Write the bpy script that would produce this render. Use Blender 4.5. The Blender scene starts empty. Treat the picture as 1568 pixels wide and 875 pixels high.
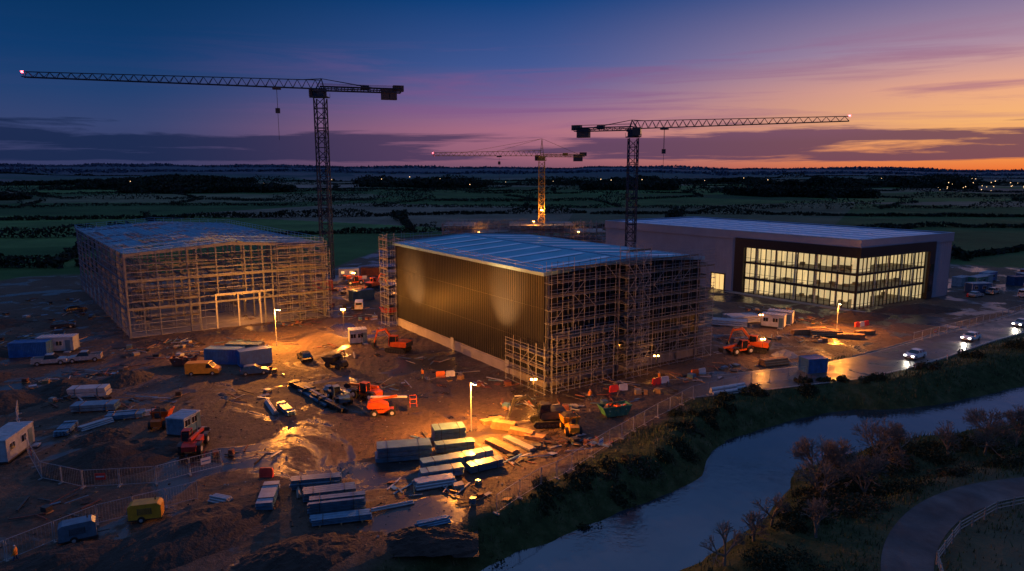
import bpy, math, random
import numpy as np
from mathutils import Vector
random.seed(7); rng=np.random.default_rng(7)
scene=bpy.context.scene
COL=scene.collection
def s2l(c): return tuple(((v/255)/12.92 if v/255<=.04045 else ((v/255+.055)/1.055)**2.4) for v in c)
# ---------------------------------------------------------------- materials
MATS={}
def mat(name,col,rough=.6,metal=0,var=.3,scale=1.5,bump=0,emit=None,estr=0,spec=.5,dirt=0.0):
    m=bpy.data.materials.new(name); m.use_nodes=True; nt=m.node_tree; b=nt.nodes['Principled BSDF']
    tc=nt.nodes.new('ShaderNodeTexCoord'); no=nt.nodes.new('ShaderNodeTexNoise')
    no.inputs['Scale'].default_value=scale; no.inputs['Detail'].default_value=4; no.inputs['Roughness'].default_value=.65
    nt.links.new(tc.outputs['Object'],no.inputs['Vector'])
    r=nt.nodes.new('ShaderNodeValToRGB'); nt.links.new(no.outputs['Fac'],r.inputs['Fac'])
    r.color_ramp.elements[0].position=.3; r.color_ramp.elements[1].position=.7
    lo=[c*(1-var) for c in col]; hi=[min(1,c*(1+var)) for c in col]
    r.color_ramp.elements[0].color=(*lo,1); r.color_ramp.elements[1].color=(*hi,1)
    nt.links.new(r.outputs['Color'],b.inputs['Base Color'])
    mr=nt.nodes.new('ShaderNodeMapRange'); mr.inputs[3].default_value=max(.03,rough-.12); mr.inputs[4].default_value=min(1,rough+.12)
    nt.links.new(no.outputs['Fac'],mr.inputs[0]); nt.links.new(mr.outputs[0],b.inputs['Roughness'])
    b.inputs['Metallic'].default_value=metal; b.inputs['Specular IOR Level'].default_value=spec
    if bump:
        n2=nt.nodes.new('ShaderNodeTexNoise'); n2.inputs['Scale'].default_value=scale*6; n2.inputs['Detail'].default_value=5
        nt.links.new(tc.outputs['Object'],n2.inputs['Vector'])
        bp=nt.nodes.new('ShaderNodeBump'); bp.inputs['Strength'].default_value=bump; bp.inputs['Distance'].default_value=.2
        nt.links.new(n2.outputs['Fac'],bp.inputs['Height']); nt.links.new(bp.outputs['Normal'],b.inputs['Normal'])
    if emit:
        b.inputs['Emission Color'].default_value=(*emit,1); b.inputs['Emission Strength'].default_value=estr
    MATS[name]=m; return m
mat('galv',(.32,.34,.38),.5,.3,.2)
mat('rail',(.16,.18,.24),.5,.2,.2)
mat('tube',(.22,.235,.28),.5,.2,.3)
mat('steel',(.13,.145,.19),.55,.2,.3)
mat('fencesteel',(.30,.32,.36),.5,.2,.2)
mat('roofpurlin',(.22,.42,.58),.45,.2,.2)
mat('roofdeck',(.12,.34,.48),.42,.5,.35,.5)
mat('cranesteel',(.012,.026,.055),.6,.0,.3,spec=.3)
mat('craneyellow',(.50,.27,.04),.5,.1,.3)
mat('craneblock',(.03,.03,.04),.7)
mat('board',(.12,.10,.08),.8,0,.4)
mat('darkclad',(.014,.0165,.024),.42,0,.15,.2,spec=.16)
mat('plinth',(.24,.23,.24),.8,0,.2,.4)
mat('roof',(.15,.44,.60),.42,.5,.18,.12)
mat('roof3',(.20,.42,.64),.40,.5,.14,.12)
mat('rooflight',(.66,.80,.92),.3,0,.1,.2)
mat('trim',(.20,.38,.52),.45,.3,.15)
mat('greyclad',(.25,.28,.36),.5,.1,.12,.15,spec=.3)
mat('blackframe',(.014,.016,.022),.4,.2,.3)
mat('concrete',(.22,.21,.20),.85,0,.3,.5)
mat('orange',(.70,.11,.015),.4,0,.25)
mat('yellow',(.55,.25,.02),.4,0,.25)
mat('red',(.42,.03,.02),.45,0,.3)
mat('rust',(.14,.045,.03),.75,0,.4)
mat('blue',(.025,.12,.34),.45,0,.3)
mat('darkblue',(.02,.06,.15),.35,0,.3)
mat('green',(.04,.16,.10),.5,0,.3)
mat('white',(.48,.49,.53),.5,0,.2)
mat('cabinwhite',(.30,.34,.40),.6,0,.25)
mat('carwhite',(.7,.7,.72),.25,0,.05)
mat('carsilver',(.4,.42,.45),.25,.4,.05)
mat('carblack',(.02,.022,.03),.25,0,.2)
mat('rubber',(.015,.015,.015),.85)
mat('blackmetal',(.03,.03,.033),.55)
mat('glassdark',(.01,.014,.02),.08,0,.1,spec=.9)
mat('timber',(.28,.165,.08),.8,0,.35)
mat('timberdark',(.24,.21,.19),.85)
mat('bluewrap',(.09,.20,.31),.35,.2,.35)
mat('steelblue',(.09,.17,.25),.4,.35,.3)
mat('soil',(.030,.021,.017),.9,0,.5,.6,.8)
mat('skin',(.45,.27,.19),.6)
mat('hivis',(.8,.25,.02),.7)
mat('kerb',(.22,.22,.22),.85)
mat('roadpaint',(.4,.4,.38),.7,0,.3)
mat('barrierred',(.6,.04,.03),.5)
mat('headlight',(1,.95,.85),.3,emit=(1,.93,.8),estr=25)
mat('taillight',(.6,.02,.02),.3,emit=(1,.03,.01),estr=3)
mat('lampbulb',(1,.7,.4),.3,emit=(1,.55,.18),estr=60)
mat('worklens',(1,.7,.4),.3,emit=(1,.5,.15),estr=25)
mat('redlamp',(1,.1,.1),.3,emit=(1,.04,.05),estr=25)
mat('village',(1,.7,.4),.3,emit=(1,.6,.28),estr=2.6)
mat('hedge',(.022,.032,.019),.9,0,.5,.2,spec=.1)
mat('wood',(.022,.031,.029),.9,0,.5,.05,spec=.1)
mat('farwood',(.06,.085,.14),.9,0,.3,.02,spec=.1)  # blue of the distance haze put into the tree colour
mat('bark',(.12,.105,.09),.9,0,.4)
mat('bushleaf',(.034,.042,.022),.9,0,.5,.7,spec=.15)
mat('scrub',(.065,.055,.038),.9,0,.5,.7,spec=.15)
mat('grassblade',(.055,.085,.028),.8,0,.6,.25,spec=.2)
mat('deadgrass',(.11,.10,.055),.8,0,.5,.4,spec=.2)
mat('interior_glow',(.7,.6,.42),.7,0,.2,.3,emit=(1,.74,.38),estr=.58)  # partition walls glow by themselves, standing in for the room lighting
mat('ceil',(.8,.8,.75),.7,emit=(1,.86,.58),estr=2.0)
mat('slab',(.25,.22,.18),.8)
mat('furn',(.22,.17,.11),.7)
mat('litwindow',(.8,.6,.3),.5,emit=(1,.62,.2),estr=1.0)
def glassmat():
    m=bpy.data.materials.new('officeglass'); m.use_nodes=True; nt=m.node_tree; nt.nodes.remove(nt.nodes['Principled BSDF'])
    o=nt.nodes['Material Output']; t=nt.nodes.new('ShaderNodeBsdfTransparent'); g=nt.nodes.new('ShaderNodeBsdfGlossy'); mx=nt.nodes.new('ShaderNodeMixShader')
    n=nt.nodes.new('ShaderNodeTexNoise'); n.inputs['Scale'].default_value=.4
    mr=nt.nodes.new('ShaderNodeMapRange'); mr.inputs[3].default_value=.08; mr.inputs[4].default_value=.16
    nt.links.new(n.outputs['Fac'],mr.inputs[0]); nt.links.new(mr.outputs[0],mx.inputs[0])
    t.inputs[0].default_value=(.9,.93,.9,1); g.inputs['Roughness'].default_value=.03
    nt.links.new(t.outputs[0],mx.inputs[1]); nt.links.new(g.outputs[0],mx.inputs[2]); nt.links.new(mx.outputs[0],o.inputs[0]); MATS['officeglass']=m
glassmat()
# ---------------------------------------------------------------- mesh builder
class MB:
    def __init__(s): s.v=[];s.f=[];s.m=[]
    def add(s,vs,fs,m):
        o=len(s.v); s.v+=[tuple(p) for p in vs]
        for f in fs: s.f.append(tuple(i+o for i in f)); s.m.append(m)
    def hexa(s,c,m): s.add(c,[(0,3,2,1),(4,5,6,7),(0,1,5,4),(1,2,6,5),(2,3,7,6),(3,0,4,7)],m)
    def box(s,c,d,m,rz=0,rx=0,ry=0):
        x,y,z=d[0]/2,d[1]/2,d[2]/2; out=[]
        for sx,sy,sz in [(-1,-1,-1),(1,-1,-1),(1,1,-1),(-1,1,-1),(-1,-1,1),(1,-1,1),(1,1,1),(-1,1,1)]:
            p=[sx*x,sy*y,sz*z]
            if ry: p=[p[0]*math.cos(ry)+p[2]*math.sin(ry),p[1],-p[0]*math.sin(ry)+p[2]*math.cos(ry)]
            if rx: p=[p[0],p[1]*math.cos(rx)-p[2]*math.sin(rx),p[1]*math.sin(rx)+p[2]*math.cos(rx)]
            if rz: p=[p[0]*math.cos(rz)-p[1]*math.sin(rz),p[0]*math.sin(rz)+p[1]*math.cos(rz),p[2]]
            out.append((p[0]+c[0],p[1]+c[1],p[2]+c[2]))
        s.hexa(out,m)
    def tube(s,a,b,r,m,n=4,r2=None,cap=False):
        a=Vector(a);b=Vector(b);d=b-a
        if d.length<1e-5: return
        d.normalize(); ref=Vector((0,0,1)) if abs(d.z)<.9 else Vector((1,0,0))
        u=d.cross(ref).normalized(); w=d.cross(u); r2=r if r2 is None else r2; vs=[]
        for P,R in((a,r),(b,r2)):
            for i in range(n):
                t=2*math.pi*(i+.5)/n; vs.append(P+u*(R*math.cos(t))+w*(R*math.sin(t)))
        fs=[(i,(i+1)%n,n+(i+1)%n,n+i) for i in range(n)]
        if cap: fs+= [tuple(range(n))[::-1],tuple(range(n,2*n))]
        s.add(vs,fs,m)
    def wheel(s,x,y,r,w,m='rubber',hub='galv'):
        s.tube((x,y-w/2,r),(x,y+w/2,r),r,m,16,cap=True); s.tube((x,y-w/2-.02,r),(x,y+w/2+.02,r),r*.5,hub,10,cap=True)
    def prof(s,pts,hw,m,k=0,zb=0,y0=0):
        n=len(pts); L=[(x,y0-(hw-k*max(0,z-zb)),z) for x,z in pts]; R=[(x,y0+(hw-k*max(0,z-zb)),z) for x,z in pts]
        s.add(L+R,[tuple(range(n)),tuple(range(2*n-1,n-1,-1))]+[(i,n+i,n+(i+1)%n,(i+1)%n) for i in range(n)],m)
    def done(s,name,loc=(0,0,0),rz=0,parent=None,smooth=False):
        me=bpy.data.meshes.new(name); me.from_pydata(s.v,[],s.f)
        keys=[];
        for k in s.m:
            if k not in keys: keys.append(k)
        for k in keys: me.materials.append(MATS[k])
        ix={k:i for i,k in enumerate(keys)}
        me.polygons.foreach_set('material_index',[ix[k] for k in s.m])
        if smooth: me.polygons.foreach_set('use_smooth',[True]*len(me.polygons))
        me.update(); o=bpy.data.objects.new(name,me); COL.objects.link(o); o.location=loc; o.rotation_euler=(0,0,rz)
        if parent: o.parent=parent
        return o
def empty(name,loc=(0,0,0)):
    e=bpy.data.objects.new(name,None); COL.objects.link(e); e.location=loc; return e
def light(name,typ,loc,power,col,parent=None,size=.25,aim=None,angle=None,blend=1):
    l=bpy.data.lights.new(name,typ); l.energy=power; l.color=col
    if typ in('POINT','SPOT'): l.shadow_soft_size=size
    o=bpy.data.objects.new(name,l); COL.objects.link(o); o.location=loc
    if typ=='SPOT': l.spot_size=math.radians(angle); l.spot_blend=blend
    if aim is not None: o.rotation_euler=(Vector(aim)-Vector(loc)).to_track_quat('-Z','Y').to_euler()
    if parent: o.parent=parent; o.matrix_parent_inverse=parent.matrix_basis.inverted()
    return o
# ---------------------------------------------------------------- terrain functions
def vnoise(x,y,seed=0.):
    xi=np.floor(x);yi=np.floor(y);fx=x-xi;fy=y-yi;fx=fx*fx*(3-2*fx);fy=fy*fy*(3-2*fy)
    def h(i,j): v=np.sin(i*127.1+j*311.7+seed*17.3)*43758.5453; return v-np.floor(v)
    return (h(xi,yi)*(1-fx)+h(xi+1,yi)*fx)*(1-fy)+(h(xi,yi+1)*(1-fx)+h(xi+1,yi+1)*fx)*fy
def fbm(x,y,seed=0.,o=4):
    t=0;a=.5
    for i in range(o): t=t+a*vnoise(x*2**i,y*2**i,seed+i); a*=.5
    return t
def sst(t): t=np.clip(t,0,1); return t*t*(3-2*t)
def catmull(pts,sub=8):
    P=[np.array(p,float) for p in pts]; P=[2*P[0]-P[1]]+P+[2*P[-1]-P[-2]]; out=[]
    for i in range(1,len(P)-2):
        for k in range(sub):
            t=k/sub; out.append(.5*((2*P[i])+(-P[i-1]+P[i+1])*t+(2*P[i-1]-5*P[i]+4*P[i+1]-P[i+2])*t*t+(-P[i-1]+3*P[i]-3*P[i+1]+P[i+2])*t**3))
    out.append(P[-2]); return np.array(out)
def pdist(x,y,poly):
    best=np.full(np.shape(x),1e9); bw=np.zeros(np.shape(x))
    for i in range(len(poly)-1):
        a=poly[i];b=poly[i+1];d=b[:2]-a[:2];L=max(1e-9,(d**2).sum())
        t=np.clip(((x-a[0])*d[0]+(y-a[1])*d[1])/L,0,1); D=np.hypot(x-a[0]-t*d[0],y-a[1]-t*d[1])
        w=(a[2]*(1-t)+b[2]*t) if len(a)>2 else 0*t
        bw=np.where(D<best,w,bw); best=np.minimum(best,D)
    return best,bw
RIV=catmull([(-60,8,6),(-30,30,6),(-8,44,6),(6.6,55.6,5.6),(11,59.8,5.2),(18.7,65.4,4.8),(25,72,4.4),(30,80.5,4.3),(38.3,86.6,4.5),(49,92.4,4.0),(61,94.6,3.6),(80,103,3.6),(110,117,4),(160,130,5),(260,150,6)],5)
ROAD=catmull([(24,99),(39.8,104),(54.4,109.2),(70,118.5),(87.4,130.9),(110.8,146.4),(150,175),(215,215),(330,270)],6)
LANE=catmull([(25,30),(28.5,42),(32.0,51.5),(37.4,58.6),(44.4,63.8),(53.5,66.9),(75,70),(110,74),(200,76)],6)
SITE=np.array([(-190,20),(-165,150),(-150,212),(-60,228),(-48,350),(62,352),(72,262),(150,240),(190,215),(125,160),(112,152),(70,123),(48,112),(47,105.5),(36,101),(25.6,94.5),(16.8,84.6),(10,77),(5,70.5),(-2,62),(-12,52),(-25,42),(-40,28),(-60,15)],float)
def sdpoly(x,y,P):
    inside=np.zeros(np.shape(x),bool); best=np.full(np.shape(x),1e9); n=len(P)
    for i in range(n):
        a=P[i];b=P[(i+1)%n]
        c=((a[1]>y)!=(b[1]>y)); xi=(b[0]-a[0])*(y-a[1])/(b[1]-a[1]+1e-12)+a[0]; inside^=(c&(x<xi))
        d=b-a; t=np.clip(((x-a[0])*d[0]+(y-a[1])*d[1])/(d@d),0,1); best=np.minimum(best,np.hypot(x-a[0]-t*d[0],y-a[1]-t*d[1]))
    return np.where(inside,-best,best)
def hgt(x,y):
    x=np.asarray(x,float);y=np.asarray(y,float)
    sd=sdpoly(x,y,SITE); d,w=pdist(x,y,RIV); dr,_=pdist(x,y,ROAD); dl,_=pdist(x,y,LANE)
    r=np.hypot(x,y)
    rough=(fbm(x*.35,y*.35,3)-.47)*np.where(sd>0,.9,.34)+(fbm(x*1.3,y*1.3,5)-.47)*.16
    flat=sst((np.minimum(dr-5,dl-3))/4.)
    z=rough*flat
    ry=np.interp(x,RIV[:,0],RIV[:,1]); south=(y<ry)
    z=z+np.where(south,0,1)*sst((sd-3)/10)*sst((18-d+w)/10)*.5*flat
    z=z-1.9*south*sst((26-d)/12)*sst((x-28)/10)*sst((dl-3)/5)*(r<260)
    ch=1-sst((d-(w-2.5)-1.6*(fbm(x*.22,y*.22,19)-.47))/8.0)
    ch=ch*(r<420)
    z=z*(1-ch)-3.5*ch
    z=z+sst((r-500)/700)*(fbm(x/520,y/520,9)-.5)*26
    az=np.arctan2(x,y)
    hill=(56-16*np.clip(az/.6,-1,1)+34*(fbm(az*7+5,r*0+3.3,11)-.5)+10*(fbm(az*24+5,r*0+1.3,21)-.5))
    z=z+hill*sst((r-2600)/2200)
    return z
def hz(x,y): return float(hgt(np.array([x]),np.array([y]))[0])
def axis(lo,hi,step,far,ratio=1.085,neg=None):
    a=list(np.arange(lo,hi+.01,step)); s=step; v=hi
    while v<far: s*=ratio; v+=s; a.append(v)
    s=step; v=lo; b=[]
    while v>-(neg or far): s*=ratio; v-=s; b.append(v)
    return np.array(b[::-1]+a)
xs=axis(-130,130,1.0,9000,1.06); ys=axis(30,175,.8,9000,1.07,neg=2500)
X,Y=np.meshgrid(xs,ys); Z=hgt(X,Y); nx,ny=len(xs),len(ys)
me=bpy.data.meshes.new('ground'); V=np.stack([X,Y,Z],-1).reshape(-1,3)
i=np.arange(nx*ny).reshape(ny,nx); F=np.stack([i[:-1,:-1],i[:-1,1:],i[1:,1:],i[1:,:-1]],-1).reshape(-1,4)
me.vertices.add(len(V)); me.vertices.foreach_set('co',V.ravel()); me.loops.add(F.size); me.loops.foreach_set('vertex_index',F.ravel())
me.polygons.add(len(F)); me.polygons.foreach_set('loop_start',np.arange(len(F))*4); me.polygons.foreach_set('loop_total',np.full(len(F),4)); me.polygons.foreach_set('use_smooth',np.ones(len(F),bool))
me.update(); me.validate()
sd=sdpoly(X,Y,SITE)+(fbm(X*.3,Y*.3,31)-.47)*5; rr=np.hypot(X,Y)
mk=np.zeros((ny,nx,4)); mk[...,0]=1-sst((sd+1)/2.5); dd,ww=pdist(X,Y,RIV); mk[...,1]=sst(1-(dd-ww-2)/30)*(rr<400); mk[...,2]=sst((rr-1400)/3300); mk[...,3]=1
ca=me.color_attributes.new('mask','FLOAT_COLOR','POINT'); ca.data.foreach_set('color',mk.ravel())
ground=bpy.data.objects.new('ground',me); COL.objects.link(ground)
m=bpy.data.materials.new('groundmat'); m.use_nodes=True; nt=m.node_tree; B=nt.nodes['Principled BSDF']; L=nt.links.new
def nd(t,**k):
    n=nt.nodes.new(t)
    for a,b in k.items(): setattr(n,a,b)
    return n
geo=nd('ShaderNodeNewGeometry'); at=nd('ShaderNodeAttribute',attribute_name='mask'); sep=nd('ShaderNodeSeparateColor'); L(at.outputs['Color'],sep.inputs[0])
def noise(sc,det=6,ro=.6,dist=0):
    n=nd('ShaderNodeTexNoise'); n.inputs['Scale'].default_value=sc; n.inputs['Detail'].default_value=det; n.inputs['Roughness'].default_value=ro; n.inputs['Distortion'].default_value=dist; L(geo.outputs['Position'],n.inputs['Vector']); return n.outputs['Fac']
def ramp(f,st):
    r=nd('ShaderNodeValToRGB'); e=r.color_ramp.elements
    e[0].position=st[0][0]; e[0].color=(*st[0][1],1); e[1].position=st[-1][0]; e[1].color=(*st[-1][1],1)
    for p,c in st[1:-1]: q=e.new(p); q.color=(*c,1)
    L(f,r.inputs[0]); return r.outputs[0]
def mix(f,a,b,bt='MIX'):
    n=nd('ShaderNodeMix',data_type='RGBA',blend_type=bt)
    if hasattr(f,'links'): L(f,n.inputs[0])
    else: n.inputs[0].default_value=f
    for s_,v in((6,a),(7,b)):
        if hasattr(v,'links'): L(v,n.inputs[s_])
        else: n.inputs[s_].default_value=(*v,1)
    return n.outputs[2]
def mth(op,a,b=0,clamp=False):
    n=nd('ShaderNodeMath',operation=op,use_clamp=clamp)
    for k,v in((0,a),(1,b)):
        if hasattr(v,'links'): L(v,n.inputs[k])
        else: n.inputs[k].default_value=v
    return n.outputs[0]
mud=ramp(noise(.12,6,.7,.6),[(.3,(.030,.019,.014)),(.5,(.075,.047,.033)),(.7,(.15,.10,.072))])
mud=mix(.5,mud,ramp(noise(1.3,5,.7),[(.3,(.018,.013,.010)),(.7,(.15,.10,.075))]))
pud=ramp(noise(.085,6,.62,.8),[(.52,(0,0,0)),(.565,(1,1,1))])
wav=nd('ShaderNodeTexWave'); wav.inputs['Scale'].default_value=.22; wav.inputs['Distortion'].default_value=14; wav.inputs['Detail'].default_value=3; wav.inputs['Detail Scale'].default_value=.35; L(geo.outputs['Position'],wav.inputs['Vector'])
mud=mix(pud,mud,(.030,.022,.019))
vor=nd('ShaderNodeTexVoronoi'); vor.inputs['Scale'].default_value=.0042
mp=nd('ShaderNodeMapping'); mp.inputs['Rotation'].default_value=(0,0,.35); mp.inputs['Scale'].default_value=(.7,1.0,0); L(geo.outputs['Position'],mp.inputs[0]); L(mp.outputs[0],vor.inputs['Vector'])
sv=nd('ShaderNodeSeparateColor'); L(vor.outputs['Color'],sv.inputs[0])
fld=ramp(sv.outputs[0],[(0,(.030,.066,.027)),(.25,(.062,.13,.043)),(.45,(.034,.064,.030)),(.62,(.09,.165,.058)),(.76,(.17,.125,.11)),(.82,(.04,.075,.033)),(1,(.27,.20,.18))])
fld=mix(.8,fld,mix(1,fld,ramp(noise(.02,7,.7),[(.3,(.4,.42,.42)),(.7,(1.5,1.5,1.35))]),'MULTIPLY'))
grs=ramp(noise(.5,6,.7),[(.3,(.014,.022,.009)),(.5,(.038,.054,.020)),(.7,(.09,.09,.045))])
fld=mix(sep.outputs[1],fld,grs)
fld=mix(sep.outputs[2],fld,(.06,.085,.14))  # aerial haze painted as a bluish shift of the far ground colour
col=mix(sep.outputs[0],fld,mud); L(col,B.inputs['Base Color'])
pm=mth('MULTIPLY',pud,sep.outputs[0]); 
wet=mth('MULTIPLY',sep.outputs[0],ramp(noise(.04,4,.6),[(.35,(0,0,0)),(.65,(1,1,1))]))
ro=mth('SUBTRACT',mth('SUBTRACT',.9,mth('MULTIPLY',wet,.16)),mth('MULTIPLY',pm,.54),True); L(ro,B.inputs['Roughness'])
L(mth('ADD',mth('MULTIPLY',sep.outputs[0],.25),mth('ADD',.1,mth('MULTIPLY',pm,.45))),B.inputs['Specular IOR Level'])
bh=mth('ADD',mth('ADD',noise(1.6,6,.7),mth('MULTIPLY',noise(7,3,.7),.3)),mth('MULTIPLY',mth('MULTIPLY',wav.outputs['Fac'],.18),sep.outputs[0]))
bp=nd('ShaderNodeBump'); bp.inputs['Distance'].default_value=.35; L(mth('SUBTRACT',.9,mth('MULTIPLY',pm,.8)),bp.inputs['Strength']); L(bh,bp.inputs['Height']); L(bp.outputs[0],B.inputs['Normal'])
ground.data.materials.append(m)
# water
def simple(name):
    global nt,L
    m=bpy.data.materials.new(name); m.use_nodes=True; nt=m.node_tree; L=nt.links.new; return m,nt.nodes['Principled BSDF']
wm,B=simple('watermat'); geo=nd('ShaderNodeNewGeometry')
B.inputs['Roughness'].default_value=.05; B.inputs['IOR'].default_value=2.15; B.inputs['Specular IOR Level'].default_value=.66; B.inputs['Specular Tint'].default_value=(.84,.94,1,1)
L(ramp(noise(.12,4),[(.35,(.012,.02,.033)),(.65,(.028,.042,.06))]),B.inputs['Base Color'])
bp=nd('ShaderNodeBump'); bp.inputs['Strength'].default_value=.2; bp.inputs['Distance'].default_value=.12; L(mth('ADD',mth('MULTIPLY',noise(1.3,4,.6,.8),ramp(noise(.09,3,.6,.5),[(.4,(.1,)*3),(.6,(1,)*3)])),noise(.3,3)),bp.inputs['Height']); L(bp.outputs[0],B.inputs['Normal']); MATS['water']=wm
def asph(nm,a,b,r0,r1):
    global geo
    rm,B=simple(nm); geo=nd('ShaderNodeNewGeometry')
    L(ramp(noise(.3,6,.7),[(.3,a),(.7,b)]),B.inputs['Base Color'])
    L(ramp(noise(.22,5,.6,.5),[(.35,(r0,)*3),(.65,(r1,)*3)]),B.inputs['Roughness'])
    bp=nd('ShaderNodeBump'); bp.inputs['Strength'].default_value=.35; bp.inputs['Distance'].default_value=.05; L(noise(4,4,.7),bp.inputs['Height']); L(bp.outputs[0],B.inputs['Normal']); MATS[nm]=rm
asph('asphalt',(.035,.031,.031),(.09,.078,.07),.24,.6)
asph('lanetarmac',(.014,.016,.021),(.05,.053,.063),.4,.8)
def ribbon(poly,offs,z,mname,name,w=None):
    mb=MB(); n=len(poly); vs=[]
    for k in range(n):
        a=poly[max(0,k-1)][:2];b=poly[min(n-1,k+1)][:2];d=b-a;d=d/np.linalg.norm(d);nr=np.array([-d[1],d[0]])
        lo,hi=offs if w is None else (-w[k],w[k])
        for q in(lo,(lo+hi)/2,hi): p=poly[k][:2]+nr*q; vs.append((p[0],p[1],z))
    fs=[]
    for k in range(n-1):
        for j in(0,1): fs.append((3*k+j,3*k+j+1,3*k+4+j,3*k+3+j))
    mb.add(vs,fs,mname); return mb.done(name)
ribbon(RIV,None,-2.5,'water','river',w=RIV[:,2]+6)
ribbon(ROAD,(-4.6,4.6),.05,'asphalt','road')
ribbon(ROAD,(4.15,4.27),.056,'roadpaint','road_edge_line'); ribbon(ROAD,(-4.27,-4.15),.056,'roadpaint','road_edge_line')
ribbon(LANE,(-1.9,1.9),.05,'lanetarmac','lane')
mb=MB()
for sgn in(4.7,-4.7):
    for k in range(len(ROAD)-1):
        a=ROAD[k];b=ROAD[k+1];d=(b-a)/np.linalg.norm(b-a);nr=np.array([-d[1],d[0]])*sgn
        if a[0]<60: continue
        A=a+nr;Bq=b+nr; mb.box(((A[0]+Bq[0])/2,(A[1]+Bq[1])/2,.08),(np.linalg.norm(b-a)*1.0,.15,.2),'kerb',rz=math.atan2(d[1],d[0]))
mb.done('kerb')
# ---------------------------------------------------------------- foliage clouds
def tricloud(name,P,S,mats,flat=.0,mi=None):
    N=len(P); A=rng.normal(size=(N,3)); A/=np.linalg.norm(A,axis=1)[:,None]; Bv=rng.normal(size=(N,3)); Bv-=A*(A*Bv).sum(1)[:,None]; Bv/=np.linalg.norm(Bv,axis=1)[:,None]
    S=S[:,None]; V=np.stack([P+A*S,P-A*S*.5+Bv*S*.8,P-A*S*.5-Bv*S*.8],1).reshape(-1,3)
    return trimesh(name,V,mats,mi)
def trimesh(name,V,mats,mi=None):
    N=len(V)//3; me=bpy.data.meshes.new(name); me.vertices.add(len(V)); me.vertices.foreach_set('co',V.ravel()); me.loops.add(len(V)); me.loops.foreach_set('vertex_index',np.arange(len(V)))
    me.polygons.add(N); me.polygons.foreach_set('loop_start',np.arange(N)*3); me.polygons.foreach_set('loop_total',np.full(N,3))
    for q in mats: me.materials.append(MATS[q])
    if len(mats)>1: me.polygons.foreach_set('material_index',rng.integers(0,len(mats),N) if mi is None else mi)
    me.update(); o=bpy.data.objects.new(name,me); COL.objects.link(o); return o
def band(a,b,width,h,dens,size,treeh=0,treefreq=.02,sd=1):
    a=np.array(a,float);b=np.array(b,float);Lh=np.linalg.norm(b-a);N=int(Lh*dens);t=rng.random(N);d=(b-a)/Lh;nr=np.array([-d[1],d[0]])
    s=t*Lh; hn=vnoise(s*.08,s*0+sd,sd)*.6+.55; tn=np.clip((vnoise(s*treefreq,s*0+sd*3.1,sd+4)-.56)*4,0,1)
    H=h*hn+treeh*tn*(.6+.5*vnoise(s*.15,s*0,sd)); zz=rng.random(N)**.8*H
    lat=(rng.random(N)-.5)*width*(.6+1.0*vnoise(s*.02,s*0+7,sd)+1.5*tn)+(vnoise(s*.01,s*0+1,sd)-.5)*22
    x=a[0]+d[0]*s+nr[0]*lat;y=a[1]+d[1]*s+nr[1]*lat; z=hgt(x,y)+zz
    return np.stack([x,y,z],1),size*(.5+rng.random(N))
def bands(name,lst,mats):
    P=[];S=[]
    for q in lst: p,s=band(*q); P.append(p);S.append(s)
    tricloud(name,np.concatenate(P),np.concatenate(S),mats)
hl=[((-420,232),(-150,236),3,4,22,.7,7,.03,1),((-150,236),(-126,215),3,4,30,.7,6,.05,2),((-330,330),(-40,372),3,2.2,14,.8,6,.02,3),((-40,372),(240,395),3,2.2,12,.8,6,.02,4),((240,395),(560,350),3,2.2,12,.8,6,.02,5),
((-420,450),(60,530),3,2.4,10,1,7,.02,6),((60,530),(520,480),3,2.4,10,1,7,.02,26),((150,262),(400,330),3,2.2,14,.8,5,.02,7),((-190,360),(-260,480),3,2.4,10,.9,5,.02,8),((90,392),(130,505),3,2.4,10,.9,5,.02,9),((330,382),(400,505),3,2.4,10,.9,5,.02,10),((-60,370),(-90,495),3,2.4,10,.9,5,.02,11),((160,250),(230,400),3,2.4,10,.9,5,.02,33),((-330,330),(-420,450),3,2.4,10,.9,5,.02,34),((-150,236),(-190,350),3,2.4,10,.9,6,.03,35)]
bands('hedgerow',hl,['hedge','wood'])
hl=[]; rd=random.Random(21)
for k,(yy,th) in enumerate([(640,9),(780,10),(950,12),(1150,13),(1400,15),(1750,17),(2200,19),(2800,22)]):
    W=yy*.95; nodes=[]
    for c in range(-4,5): nodes.append((c*W/4+rd.uniform(-.07,.07)*yy,yy*(1+rd.uniform(-.10,.10))))
    for c in range(8):
        wid=rd.choice([3,3,4,8,26])*yy/900
        if rd.random()<.82: hl.append((nodes[c],nodes[c+1],wid,3.0,6*620/yy*(1+wid/22),1.3*yy/620*.62,th,.02*620/yy*1.5,40+k*9+c))
        if k<7: xx,y0=nodes[c]; hl.append(((xx,y0),(xx*1.2+rd.uniform(-.1,.1)*yy,y0*1.21),3,3,4*620/yy,1.1*yy/620*.7,7,.02,90+k+c))
bands('distant_trees',hl,['hedge','wood'])
hl=[((290,860),(440,900),60,10,90,2.0,7,.03,5),((-560,1000),(-330,1060),50,10,45,2.4,7,.03,6),((-900,760),(-560,800),26,9,26,2.2,7,.03,7),((-300,1500),(-60,1420),70,11,36,3.2,9,.02,8),((500,1500),(900,1380),80,11,36,3.2,9,.02,8),((-820,1350),(-500,1280),60,11,30,3,9,.02,18),((120,1150),(260,1100),40,10,30,2.4,8,.03,19),((-1300,1800),(-700,1900),90,12,20,3.6,10,.01,51),((100,2100),(700,2000),90,12,20,3.8,10,.01,52)]
bands('woodland',hl,['wood','hedge'])
hl=[]
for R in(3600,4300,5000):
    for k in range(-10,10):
        a0=k*.075;a1=a0+.075; hl.append(((R*math.sin(a0),R*math.cos(a0)),(R*math.sin(a1),R*math.cos(a1)),120,5,.9,8,7,.003,k+R))
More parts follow.
